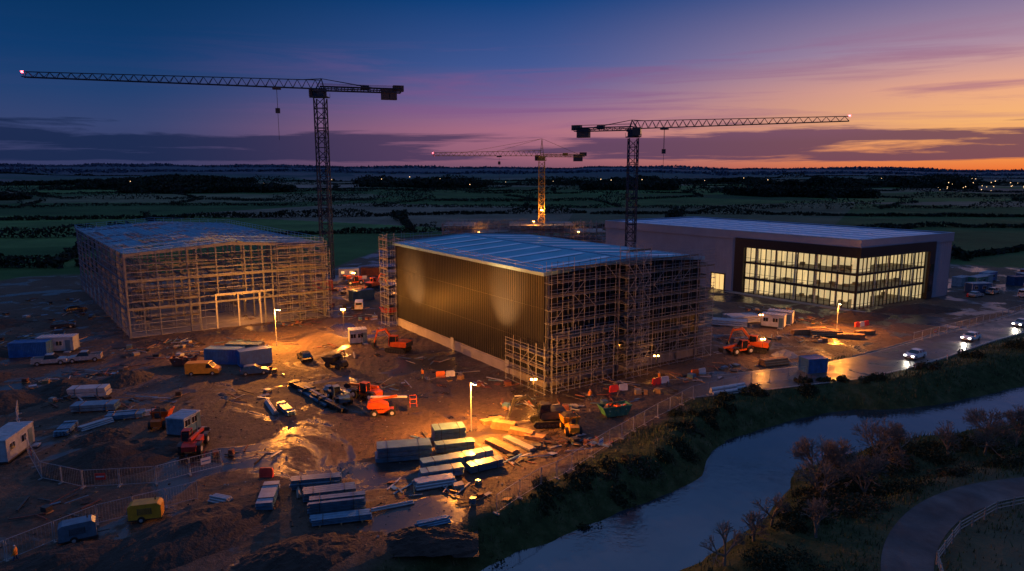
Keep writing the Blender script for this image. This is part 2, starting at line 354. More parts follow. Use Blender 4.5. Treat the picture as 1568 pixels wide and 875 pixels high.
bands('hill_trees',hl,['farwood'])
mb=MB()
def bulb(x,y,z,r): mb.tube((x,y,z-r),(x,y,z+r),r,'village',6,cap=True); mb.tube((x,y,hz(x,y)-1),(x,y,z-r),.12,'blackmetal',4)
for k in range(60):
    if k<36: y=random.uniform(950,1700); x=y*random.uniform(.60,.80)
    elif k<46: y=random.uniform(1300,2200); x=y*random.uniform(-.2,.3)
    else: y=random.uniform(1100,2300); x=y*random.uniform(-.75,.6)
    bulb(x,y,hz(x,y)+random.uniform(6,16),random.uniform(.35,.65)*y/1300)
mb.done('village_lights')
# ---------------------------------------------------------------- grass on banks
N=190000; x=rng.uniform(-30,112,N); y=rng.uniform(34,150,N)
sd=sdpoly(x,y,SITE)+(fbm(x*.3,y*.3,31)-.47)*4; d,w=pdist(x,y,RIV); dr,_=pdist(x,y,ROAD); dl,_=pdist(x,y,LANE)
ok=(sd>0)&(d>w+.9)&(dr>5)&(dl>2.1)&(rng.random(N)<np.clip(fbm(x*.25,y*.25,77)*2.1-.45,.05,1)); x=x[ok];y=y[ok];z=hgt(x,y); N=len(x)
th=rng.random(N)*6.28; h=(.18+.65*rng.random(N)**2)*(.5+fbm(x*.2,y*.2,8)); wd=.035+.05*rng.random(N); le=rng.normal(size=(N,2))*.25*h[:,None]
V=np.stack([np.stack([x-np.cos(th)*wd,y-np.sin(th)*wd,z-.03],1),np.stack([x+np.cos(th)*wd,y+np.sin(th)*wd,z-.03],1),np.stack([x+le[:,0],y+le[:,1],z+h],1)],1).reshape(-1,3)
trimesh('grass',V,['grassblade','deadgrass','bushleaf'],mi=rng.choice([0,0,1,2],N))
def bush(x,y,r,h,n=2500,name='bush',mats=('bushleaf','hedge'),sz=.14):
    cl=int(6+r*3); P=[];S=[]
    for c in range(cl):
        a=random.uniform(0,6.28);q=r*math.sqrt(random.random())*.8; cx=x+math.cos(a)*q;cy=y+math.sin(a)*q;cr=random.uniform(.25,.5)*r;ch=random.uniform(.4,1)*h
        k=n//cl; v=rng.normal(size=(k,3)); v/=np.linalg.norm(v,axis=1)[:,None]; v*=(rng.random(k)**.45)[:,None]
        p=np.stack([cx+v[:,0]*cr,cy+v[:,1]*cr,np.zeros(k)],1); p[:,2]=hgt(p[:,0],p[:,1])+np.abs(v[:,2])*ch*rng.random(k)**.4; P.append(p);S.append(sz*(.5+rng.random(k)))
    return tricloud(name,np.concatenate(P),np.concatenate(S),list(mats))
bl=[(33,64,4,3.6),(31,57,4.0,3.0),(37,70,3.5,3.2),(28,61,2.5,2.4),(44,76,3.5,2.6),(50,79,3.5,2.2),(58,81,4,2.2),(66,83,4,2.2),(74,86,4,2.0),(41,68,3,2.2),(22,53,3,2.2),(26,49,3,2.4),(34.5,71,2,2.8),(40,80,2.4,1.3),(26,88,1.8,1.5),(20.5,78,2,1.2),(15,72.5,1.6,1.0),(31,95,1.6,1.1),(44,99,2,1.3),(56,103,2.5,1.4),(68,110,2.4,1.6),(80,117,2.4,1.6),(8,63,1.8,1.1),(0,55.5,2,1.2),(-6,49,2.4,1.4),(-16,50,3,1.4),(94,122,4,2.4),(106,128,5,3),(23,84,1.6,1.2),(35,97,2,1.3),(12,68,1.6,1.2),(62,76,3,2),(48,71.5,2.6,2),(56,73.5,3,2.2),(70,78,4,2.4),(80,84,4,2.4),(80,78,4,2.2),(46,81,2,1.4),(38,77,2,1.6),(35,60.8,1.6,1.4)]
for k in range(44): t=random.random(); q=RIV[int(18+t*32)]; s=random.choice([1,1,-1]); bl.append((q[0]-s*random.uniform(7.0,13)*.55,q[1]+s*random.uniform(7.0,13)*.8,random.uniform(.8,1.8),random.uniform(.6,1.3)))
for bi,(x,y,r,h) in enumerate(bl):
    if float(sdpoly(np.array([x]),np.array([y]),SITE)[0])<0 or pdist(np.array([x]),np.array([y]),LANE)[0][0]<2.3+r*.6: continue
    bush(x,y,r,h,n=int(420+r*h*200),sz=.12 if y<90 else .16,mats=('bushleaf','hedge') if bi%4 else ('scrub','bushleaf'))
def tree(x,y,h,seed,depth=6,spread=.55,r0=.16):
    random.seed(seed); mb=MB()
    def grow(p,d,l,r,k):
        q=p+d*l; mb.tube(p,q,r,'bark',4 if r>.05 else 3,r2=r*.76)
        if k==0: return
        for j in range(random.choice([2,3,3])):
            nd_=(d+Vector((random.gauss(0,spread),random.gauss(0,spread),random.gauss(.08,spread*.6)))).normalized()
            grow(q,nd_,l*random.uniform(.68,.9),max(.020,r*.62),k-1)
        if k>2: grow(q,(d+Vector((random.gauss(0,.15),random.gauss(0,.15),.1))).normalized(),l*.85,r*.72,k-1)
    grow(Vector((0,0,-.2)),Vector((random.uniform(-.1,.1),random.uniform(-.1,.1),1)).normalized(),h*.2,r0,depth)
    return mb.done('bare_tree',(x,y,hz(x,y)))
for k,(x,y,h,dp) in enumerate([(42,74.5,7.6,6),(32.5,69.5,7.2,6),(45.5,76,6.2,6),(57,79,7.2,6),(63,82,6.6,6),(24.8,61.5,4.8,5),(17.5,52.5,5,5),(38,75,5.4,5),(36,66,6.4,6),(27,57,4.8,5),(71,86,6,6),(30.5,64,6,5),(21.5,57,3.8,5),(52,78,6,5)]): tree(x,y,h,100+k,dp)
random.seed(11)
# ---------------------------------------------------------------- generic framed building helper
def frame(N,e1,e2):
    N=np.array(N,float);e1=np.array(e1,float);e2=np.array(e2,float)
    e1/=np.linalg.norm(e1); e2/=np.linalg.norm(e2)
    def P(a,b,z): q=N+e1*a+e2*b; return (q[0],q[1],z)
    return P
def fbox(mb,P,a0,a1,b0,b1,z0,z1,m): mb.hexa([P(a0,b0,z0),P(a1,b0,z0),P(a1,b1,z0),P(a0,b1,z0),P(a0,b0,z1),P(a1,b0,z1),P(a1,b1,z1),P(a0,b1,z1)],m)
def scaffold(mb,F,L_,H,bay=2.1,lift=2.0,dep=1.3,r=.045,boards=True,seed=1,skip=0.0,brace=.25):
    rnd=random.Random(seed); n=max(1,round(L_/bay)); bay=L_/n; nl=int(H/lift)
    for i in range(n+1):
        top=nl*lift+rnd.choice([1.1,1.1,1.6,.6])
        for o in(0,dep): mb.tube(F(i*bay,o,0),F(i*bay,o,top),r,'tube')
        for k in range(1,nl+1): mb.tube(F(i*bay,-.15,k*lift-.1),F(i*bay,dep+.2,k*lift-.1),r*.9,'tube')
    for k in range(nl+1):
        z=k*lift if k else .25
        for o in(0,dep): mb.tube(F(-.3,o,z),F(L_+.3,o,z),r,'tube')
        if k:
            for g in(.55,1.05): mb.tube(F(-.2,dep,z+g),F(L_+.2,dep,z+g),r*.85,'tube')
            if boards:
                for i in range(n):
                    if rnd.random()<skip: continue
                    fb=[F(i*bay+.03,.08,z+.05),F((i+1)*bay-.03,.08,z+.05),F((i+1)*bay-.03,dep-.08,z+.05),F(i*bay+.03,dep-.08,z+.05)]
                    mb.hexa(fb+[(p[0],p[1],p[2]+.05) for p in fb],'board')
                    if rnd.random()<.8:
                        fb=[F(i*bay+.03,dep-.05,z+.1),F((i+1)*bay-.03,dep-.05,z+.1),F((i+1)*bay-.03,dep-.02,z+.1),F(i*bay+.03,dep-.02,z+.1)]
                        mb.hexa(fb+[(p[0],p[1],p[2]+.18) for p in fb],'board')
    for i in range(n):
        for k in range(nl):
            if rnd.random()<brace: 
                s0,s1=(i,i+1) if (k%2) else (i+1,i)
                mb.tube(F(s0*bay,dep+.05,k*lift),F(s1*bay,dep+.05,(k+1)*lift),r*.9,'tube')
# ---------- centre warehouse
P=frame((4.7,99.7),(-.56,.8285),(.8285,.56)); PW=P; LA,LB,E,R_=51.4,33.7,17.3,18.3
bld=empty('dark_clad_warehouse')
mb=MB()
fbox(mb,P,0,LA,0,LB,1.8,E-.02,'darkclad')
mb.add([P(0,0,E),P(0,LB,E),P(0,LB/2,R_)],[(0,1,2)],'darkclad'); mb.add([P(LA,0,E),P(LA,LB,E),P(LA,LB/2,R_)],[(0,1,2)],'darkclad')
a=.3
while a<LA-.4:
    A0=P(a,-.002,0);A1=P(a+.12,-.07,0);A2=P(a+.36,-.07,0);A3=P(a+.48,-.002,0); v=[]
    for zq in(1.85,E-.35): v+=[(q[0],q[1],zq) for q in(A0,A1,A2,A3)]
    mb.add(v,[(0,1,5,4),(1,2,6,5),(2,3,7,6)],'darkclad'); a+=.6
for z in(6.6,12.0): fbox(mb,P,.02,LA-.02,-.08,-.072,z,z+.06,'blackframe')
mb.done('walls',parent=bld)
mb=MB(); fbox(mb,P,.05,LA-.05,.05,LB-.05,0,1.8,'plinth'); fbox(mb,P,4,49,-.14,.05,0,1.55,'plinth')
for a in(9,27): fbox(mb,P,a,a+1.1,-.22,-.14,0,2.2,'galv'); fbox(mb,P,a-.1,a+1.2,-.18,-.15,0,2.3,'blackframe')
mb.done('plinth_and_doors',parent=bld)
mb=MB()
for b0,b1,z0,z1 in((0,LB/2,E,R_),(LB/2,LB,R_,E)):
    mb.add([P(-.3,b0,z0+.1),P(LA+.3,b0,z0+.1),P(LA+.3,b1,z1+.1),P(-.3,b1,z1+.1)],[(0,1,2,3)],'roof')
    nn=int(LA/1.0)
    for k in range(nn):
        aa=k*1.0+.4; mb.add([P(aa,b0,z0+.11),P(aa+.08,b0,z0+.17),P(aa+.16,b0,z0+.11),P(aa,b1,z1+.11),P(aa+.08,b1,z1+.17),P(aa+.16,b1,z1+.11)],[(0,1,4,3),(1,2,5,4)],'roof')
    for k in range(8):
        aa=3+k*6.2; t0,t1=.08,.92
        q=lambda t:(b0+(b1-b0)*t,z0+(z1-z0)*t)
        (p0,w0),(p1,w1)=q(t0),q(t1); mb.add([P(aa,p0,w0+.19),P(aa+1.3,p0,w0+.19),P(aa+1.3,p1,w1+.19),P(aa,p1,w1+.19)],[(0,1,2,3)],'rooflight')
mb.hexa([P(-.35,LB/2-.3,R_+.05),P(LA+.35,LB/2-.3,R_+.05),P(LA+.35,LB/2+.3,R_+.05),P(-.35,LB/2+.3,R_+.05),P(-.35,LB/2-.3,R_+.24),P(LA+.35,LB/2-.3,R_+.24),P(LA+.35,LB/2+.3,R_+.24),P(-.35,LB/2+.3,R_+.24)],'trim')
fbox(mb,P,-.4,LA+.4,-.45,0,E-.3,E+.2,'trim'); fbox(mb,P,-.4,LA+.4,LB,LB+.45,E-.3,E+.2,'trim')
for b0,z0,b1,z1 in((-.45,E-.3,LB/2,R_-.25),(LB/2,R_-.25,LB+.45,E-.3)):
    for a0,a1 in((-.5,-.41),(LA+.41,LA+.5)):
        mb.hexa([P(a0,b0,z0),P(a1,b0,z0),P(a1,b1,z1),P(a0,b1,z1),P(a0,b0,z0+.55),P(a1,b0,z0+.55),P(a1,b1,z1+.55),P(a0,b1,z1+.55)],'trim')
for (A,Bq,b) in((0,LA,-.3),(0,LA,LB+.3)):
    n=22
    for k in range(n+1): mb.tube(P(A+(Bq-A)*k/n,b,E+.2),P(A+(Bq-A)*k/n,b,E+1.25),.03,'tube')
    for g in(.7,1.2): mb.tube(P(A,b,E+g),P(Bq,b,E+g),.03,'tube')
mb.done('roof',parent=bld)
mb=MB()
for k in range(6):
    for z in(3,8,13): fbox(mb,P,-.06,-.003,2.5+k*5.2,5.2+k*5.2,z,z+2.2,'glassdark'); fbox(mb,P,-.1,-.061,2.4+k*5.2,5.3+k*5.2,z-.12,z,'steel')
for k in range(8): fbox(mb,P,-.18,-.003,.6+k*4.6,.85+k*4.6,0,E-.3,'steel')
mb.done('gable_openings',parent=bld)
mb=MB()
scaffold(mb,lambda s,o,z:P(-.5-o,s,z),LB+1.5,18,bay=2.1,lift=2.0,seed=3,skip=.12)
scaffold(mb,lambda s,o,z:P(-2.0-o,s,z),11,8,bay=2.2,seed=9,dep=1.2)
scaffold(mb,lambda s,o,z:P(-2.0-o,s+13,z),4.6,20,bay=1.5,lift=2,dep=2.0,seed=19,brace=.8)
scaffold(mb,lambda s,o,z:P(s-3,-.7-o,z),10,6,bay=2.0,lift=1.9,seed=5,dep=1.4)
scaffold(mb,lambda s,o,z:P(LA+.5+o,s-2,z),36,18,seed=6,dep=1.3)
scaffold(mb,lambda s,o,z:P(LA+.5-1+s,-.5-o,z),4,18,seed=16,dep=1.6,bay=2)
scaffold(mb,lambda s,o,z:P(s,LB+.5+o,z),50,17,seed=8,dep=1.3)
mb.done('scaffolding',parent=bld)
# ---------- steel frame building (left)
P1=frame((-74.15,131),(-44.85,58),(32.15,21)); LA,LB,E,R_=73.3,38.4,16.4,17.7
bld1=empty('steel_frame_building'); mb=MB()
rz=lambda b:E+(R_-E)*(1-abs(b-LB/2)/(LB/2))
nf=11
for k in range(nf):
    a=k*LA/(nf-1)
    for b in(0,LB): fbox(mb,P1,a-.13,a+.13,b-.22,b+.22,0,E,'steel')
    for b in(LB/3,2*LB/3): fbox(mb,P1,a-.11,a+.11,b-.14,b+.14,0,rz(b)-.3,'steel')
    for b0,b1 in((0,LB/2),(LB/2,LB)):
        mb.hexa([P1(a-.1,b0,rz(b0)-.6),P1(a+.1,b0,rz(b0)-.6),P1(a+.1,b1,rz(b1)-.6),P1(a-.1,b1,rz(b1)-.6),P1(a-.1,b0,rz(b0)),P1(a+.1,b0,rz(b0)),P1(a+.1,b1,rz(b1)),P1(a-.1,b1,rz(b1))],'steel')
    if k<6:
        for z in(5.6,11): fbox(mb,P1,a-.1,a+.1,0,LB,z-.2,z+.2,'steel')
for b in [i*LB/7 for i in range(1,7)]:
    fbox(mb,P1,-.15,.15,b-.12,b+.12,0 if not(16<b<27) else 7,rz(b)-.6,'steel'); fbox(mb,P1,LA-.15,LA+.15,b-.12,b+.12,0,rz(b)-.6,'steel')
for b in(15.9,20.2,24.6): fbox(mb,P1,-.2,.2,b-.14,b+.14,0,7.2,'galv')
fbox(mb,P1,-.2,.2,15.9,27.5,6.8,7.2,'galv')
for z in(5.6,11):
    for b in [i*LB/7 for i in range(8)]: fbox(mb,P1,0,LA*.5,b-.08,b+.08,z-.18,z+.18,'steel')
mb.done('columns_and_rafters',parent=bld1)
mb=MB(); z=1.2; r=.075
while z<E:
    for (s0,s1,f) in((0,LA,lambda s,z:P1(s,-.28,z)),(0,LA,lambda s,z:P1(s,LB+.28,z)),(0,LB,lambda s,z:P1(LA+.28,s,z))): mb.tube(f(s0,z),f(s1,z),r,'rail')
    if z<7.0: mb.tube(P1(-.28,0,z),P1(-.28,15.9,z),r,'rail'); mb.tube(P1(-.28,27.5,z),P1(-.28,LB,z),r,'rail')
    else: mb.tube(P1(-.28,0,z),P1(-.28,LB,z),r,'rail')
    z+=1.45
for k in range(0,nf-1):
    a0=k*LA/(nf-1);a1=(k+1)*LA/(nf-1)
    for t in(.33,.66): mb.tube(P1(a0+(a1-a0)*t,-.28,.2),P1(a0+(a1-a0)*t,-.28,E),.05,'rail')
    if k in(0,4,9):
        for z0,z1 in((0,5.5),(5.5,11),(11,E)): mb.tube(P1(a0,-.1,z0),P1(a1,-.1,z1),.07,'rail'); mb.tube(P1(a1,-.1,z0),P1(a0,-.1,z1),.07,'rail')
for i in range(0,14):
    b=i*LB/14
    if 15<b<27.6: continue
    mb.tube(P1(-.3,b,.2),P1(-.3,b,rz(b)),.05,'rail')
mb.done('sheeting_rails',parent=bld1)
mb=MB(); nb=26
for i in range(nb+1):
    b=i*LB/nb; mb.tube(P1(-.5,b,rz(b)+.12),P1(LA+.5,b,rz(b)+.12),.09,'roofpurlin')
for k in range(21):
    a=k*LA/20
    for b0,b1 in((0,LB/2),(LB/2,LB)): mb.tube(P1(a,b0,rz(b0)+.22),P1(a,b1,rz(b1)+.22),.06,'roofpurlin')
rd=random.Random(5)
for k in range(20):
    for j in range(12):
        if rd.random()<.38: continue
        a0=k*LA/20+.1;a1=(k+1)*LA/20-.1;b0=j*LB/12+.08;b1=(j+1)*LB/12-.08; mb.add([P1(a0,b0,rz(b0)+.02),P1(a1,b0,rz(b0)+.02),P1(a1,b1,rz(b1)+.02),P1(a0,b1,rz(b1)+.02)],[(0,1,2,3)],'roofdeck')
for k in(0,3,6,9):
    a0=k*LA/10;a1=a0+LA/10
    for j in range(4): b0=j*LB/4;b1=b0+LB/4; mb.tube(P1(a0,b0,rz(b0)+.1),P1(a1,b1,rz(b1)+.1),.05,'roofpurlin'); mb.tube(P1(a1,b0,rz(b0)+.1),P1(a0,b1,rz(b1)+.1),.05,'roofpurlin')
for b in(-.4,LB+.4):
    for k in range(31): mb.tube(P1(k*LA/30,b,E),P1(k*LA/30,b,E+1.3),.04,'roofpurlin')
    for g in(.7,1.25): mb.tube(P1(0,b,E+g),P1(LA,b,E+g),.04,'roofpurlin')
for a in(-.4,LA+.4):
    for k in range(17): b=k*LB/16; mb.tube(P1(a,b,rz(b)),P1(a,b,rz(b)+1.25),.04,'roofpurlin')
    for b0,b1 in((0,LB/2),(LB/2,LB)):
        for g in(.65,1.2): mb.tube(P1(a,b0,rz(b0)+g),P1(a,b1,rz(b1)+g),.04,'roofpurlin')
mb.done('roof_purlins',parent=bld1)
mb=MB()
scaffold(mb,lambda s,o,z:P1(-.9-o,s+28,z),10.5,16,seed=31,bay=2.6)
scaffold(mb,lambda s,o,z:P1(s+1,LB+.8+o,z),40,15,seed=32,bay=2.6)
scaffold(mb,lambda s,o,z:P1(8-o,s+2,z),12,13,seed=33,bay=2.6)
scaffold(mb,lambda s,o,z:P1(s+2,3+o,z),60,14,seed=34,bay=3.2,lift=2.6,brace=.15)
scaffold(mb,lambda s,o,z:P1(s+10,22+o,z),40,12,seed=35,bay=3.2,lift=2.6,brace=.15)
mb.done('scaffolding',parent=bld1)
mb=MB(); fbox(mb,P1,0,LA,0,LB,-.3,.06,'concrete'); mb.done('floor_slab',parent=bld1)
# ---------- finished building (right)
N3=(80.3,158.6); P3=frame(N3,(-50.1,63.7),(33.7,19.9)); LA,LB,E=81,39.1,16.4
b3=empty('office_warehouse'); mb=MB(); OA,OB=30.5,27.5; D=9
fbox(mb,P3,OA,LA,0,.3,0,E-2.2,'greyclad'); fbox(mb,P3,0,.3,OB+3,LB,0,E-2.2,'greyclad'); fbox(mb,P3,0,LA,LB-.3,LB,0,E-2.2,'greyclad'); fbox(mb,P3,LA-.3,LA,.3,LB-.3,0,E-2.2,'greyclad')
fbox(mb,P3,-.25,LA+.2,-.25,0.05,E-2.2,E,'greyclad'); fbox(mb,P3,-.25,.05,.05,LB+.2,E-2.2,E,'greyclad'); fbox(mb,P3,.05,LA+.2,LB-.1,LB+.2,E-2.2,E,'greyclad'); fbox(mb,P3,LA-.1,LA+.2,.05,LB-.1,E-2.2,E,'greyclad')
a=OA+1
while a<LA: fbox(mb,P3,a,a+.07,-.035,-.002,.4,E-2.25,'greyclad'); a+=1.0
b=OB+3.5
while b<LB: fbox(mb,P3,-.035,-.002,b,b+.07,.4,E-2.25,'greyclad'); b+=1.0
mb.done('cladding',parent=b3)
mb=MB(); fbox(mb,P3,.06,LA-.11,.06,LB-.11,E-.7,E-.3,'roof3')
for k in range(6):
    b=4+k*6.2
    for j in range(8): fbox(mb,P3,3+j*9.6,11+j*9.6,b,b+1.3,E-.3,E-.16,'rooflight')
fbox(mb,P3,-.3,LA+.25,-.3,.1,E,E+.08,'trim'); fbox(mb,P3,-.3,.1,.1,LB+.25,E,E+.08,'trim'); fbox(mb,P3,.1,LA+.25,LB-.15,LB+.25,E,E+.08,'trim'); fbox(mb,P3,LA-.15,LA+.25,.1,LB-.15,E,E+.08,'trim')
mb.done('roof',parent=b3)
mb=MB()
fbox(mb,P3,-.6,OA+2.2,-.6,-.26,12.2,14.6,'blackframe'); fbox(mb,P3,-.6,-.26,-.26,OB+3.2,12.2,14.6,'blackframe')
fbox(mb,P3,-.26,OA+2.2,-.26,.9,12.2,14.15,'blackframe'); fbox(mb,P3,-.26,.9,.9,OB+3.2,12.2,14.15,'blackframe')
fbox(mb,P3,OA-.5,OA+2.2,-.6,.0,0,12.2,'blackframe'); fbox(mb,P3,-.6,.0,OB+.8,OB+3.2,0,12.2,'blackframe')
for z0,z1 in((3.75,4.35),(7.95,8.45)):
    fbox(mb,P3,.35,OA-.5,.32,.62,z0,z1,'blackframe'); fbox(mb,P3,.32,.62,.62,OB+.8,z0,z1,'blackframe')
fbox(mb,P3,.3,.65,.3,.65,0,12.2,'blackframe')
n=20
for k in range(n+1):
    a=.65+(OA-1.15)*k/n; w=.10 if k%2==0 else .045; fbox(mb,P3,a-w,a+w,.28,.5,0,12.2,'blackframe')
n=18
for k in range(1,n+1):
    b=.65+(OB-.1)*k/n; w=.10 if k%2==0 else .045; fbox(mb,P3,.28,.5,b-w,b+w,0,12.2,'blackframe')
for z in(1.1,5.3,9.4): fbox(mb,P3,.65,OA-.5,.33,.45,z,z+.07,'blackframe'); fbox(mb,P3,.33,.45,.65,OB+.8,z,z+.07,'blackframe')
mb.done('curtain_wall_frame',parent=b3)
mb=MB(); mb.add([P3(.4,.4,0),P3(OA-.5,.4,0),P3(OA-.5,.4,12.2),P3(.4,.4,12.2)],[(0,1,2,3)],'officeglass'); mb.add([P3(.4,.4,0),P3(.4,OB+.8,0),P3(.4,OB+.8,12.2),P3(.4,.4,12.2)],[(0,1,2,3)],'officeglass'); mb.done('glazing',parent=b3)
mb=MB()
for z in(.02,3.85,8.05): fbox(mb,P3,.6,OA,.6,OB+1,z-.1 if z>1 else .0,z+.3 if z>1 else .12,'slab')
for z in(3.72,7.9,12.15):
    fbox(mb,P3,.6,OA,.6,OB+1,z-.05,z,'slab')
    for i in range(9):
        for j in range(2): fbox(mb,P3,1.5+i*3.2,3.6+i*3.2,1.6+j*3,2.2+j*3,z-.09,z-.055,'ceil')
    for i in range(2):
        for j in range(6): fbox(mb,P3,1.6+i*3,2.2+i*3,8+j*3.2,10+j*3.2,z-.09,z-.055,'ceil')
fbox(mb,P3,D,OA,D-.1,D,0,12.1,'interior_glow'); fbox(mb,P3,D-.1,D,D,OB+1,0,12.1,'interior_glow'); fbox(mb,P3,OA-.5,OA-.4,.6,D,0,12.1,'interior_glow'); fbox(mb,P3,.6,D,OB+.8,OB+.9,0,12.1,'interior_glow')
for i in range(5):
    fbox(mb,P3,5.8+i*5.4,6.2+i*5.4,1.6,2,0,12.1,'white')
    if i: fbox(mb,P3,1.6,2,4+i*5.4,4.4+i*5.4,0,12.1,'white')
for zf in(.12,4.15,8.35):
    for i in range(7):
        a=random.uniform(1.5,OA-3);b=random.uniform(4,7.5); fbox(mb,P3,a,a+random.uniform(.8,1.6),b,b+.8,zf,zf+random.uniform(.6,1.0),'furn')
    for i in range(5):
        b=random.uniform(2,OB-3);a=random.uniform(4,7.5); fbox(mb,P3,a,a+.8,b,b+random.uniform(.8,1.6),zf,zf+random.uniform(.6,1.0),'furn')
    for i in range(5): a=random.uniform(2,OA-3); fbox(mb,P3,a,a+.1,1.8,D-.1,zf,zf+3.3,'interior_glow') 
mb.done('office_interior',parent=b3)
mb=MB()
fbox(mb,P3,36,40,-.12,-.04,0,4.2,'litwindow'); fbox(mb,P3,35.7,36,-.2,-.04,0,4.5,'blackframe'); fbox(mb,P3,40,40.3,-.2,-.04,0,4.5,'blackframe'); fbox(mb,P3,35.7,40.3,-.2,-.04,4.2,4.5,'blackframe')
for a in(37.3,38.6): fbox(mb,P3,a,a+.08,-.18,-.12,0,4.2,'blackframe')
for z in(6,10): fbox(mb,P3,-.7,-.6,OB+1.2,OB+2.6,z-4,z-1,'glassdark')
fbox(mb,P3,-3,OA+3,-3,-.7,0,.14,'concrete')
mb.done('doors_and_path',parent=b3)
# ---------- concrete frame building in back
bb=empty('concrete_frame_building'); mb=MB(); PB=frame((-32,318),(0,1),(1,.05))
for z in(.1,3.6,7.0): 
    for k in range(5):
        if z>6 and k in(1,4): continue
        fbox(mb,PB,0,26,k*15.4,k*15.4+15,z,z+.3,'concrete')
for i in range(16):
    for a in(.5,9,18,25.5): fbox(mb,PB,a-.2,a+.2,i*5.1,i*5.1+.4,.4,random.choice([3.6,7,8.4]),'concrete')
mb.done('slabs_and_columns',parent=bb); mb=MB()
scaffold(mb,lambda s,o,z:PB(-.5-o,s,z),77,8,seed=41,bay=3,r=.08); scaffold(mb,lambda s,o,z:PB(20-o,s,z),50,9,seed=42,bay=3,r=.07)
mb.done('scaffolding',parent=bb)
# ---------------------------------------------------------------- tower cranes
def lattice(mb,a,b,w,h,bay,r,rb,m,up=(0,0,1),tri=False,taper=1.):
    a=Vector(a);b=Vector(b);d=(b-a);Ln=d.length;d.normalize();up=Vector(up); s=d.cross(up).normalized(); u=s.cross(d).normalized(); n=max(2,round(Ln/bay))
    def C(k,i):
        t=k/n; f=1+(taper-1)*t; p=a+d*(Ln*t)
        if tri: return [p-s*w/2,p+s*w/2,p+u*h*f][i]
        return [p-s*w/2-u*h/2,p+s*w/2-u*h/2,p+s*w/2+u*h/2,p-s*w/2+u*h/2][i]
    nc=3 if tri else 4
    for i in range(nc): mb.tube(C(0,i),C(n,i),r,m)
    for k in range(n):
        for i in range(nc):
            j=(i+1)%nc
            if tri and i==1: mb.tube(C(k,1),(C(k,2)+C(k+1,2))/2,rb,m); mb.tube((C(k,2)+C(k+1,2))/2,C(k+1,1),rb,m); continue
            if tri and i==2: mb.tube(C(k,0),(C(k,2)+C(k+1,2))/2,rb,m); mb.tube((C(k,2)+C(k+1,2))/2,C(k+1,0),rb,m); continue
            mb.tube(C(k,i),C(k,j),rb,m)
            if k%2: mb.tube(C(k,i),C(k+1,j),rb,m)
            else: mb.tube(C(k,j),C(k+1,i),rb,m)
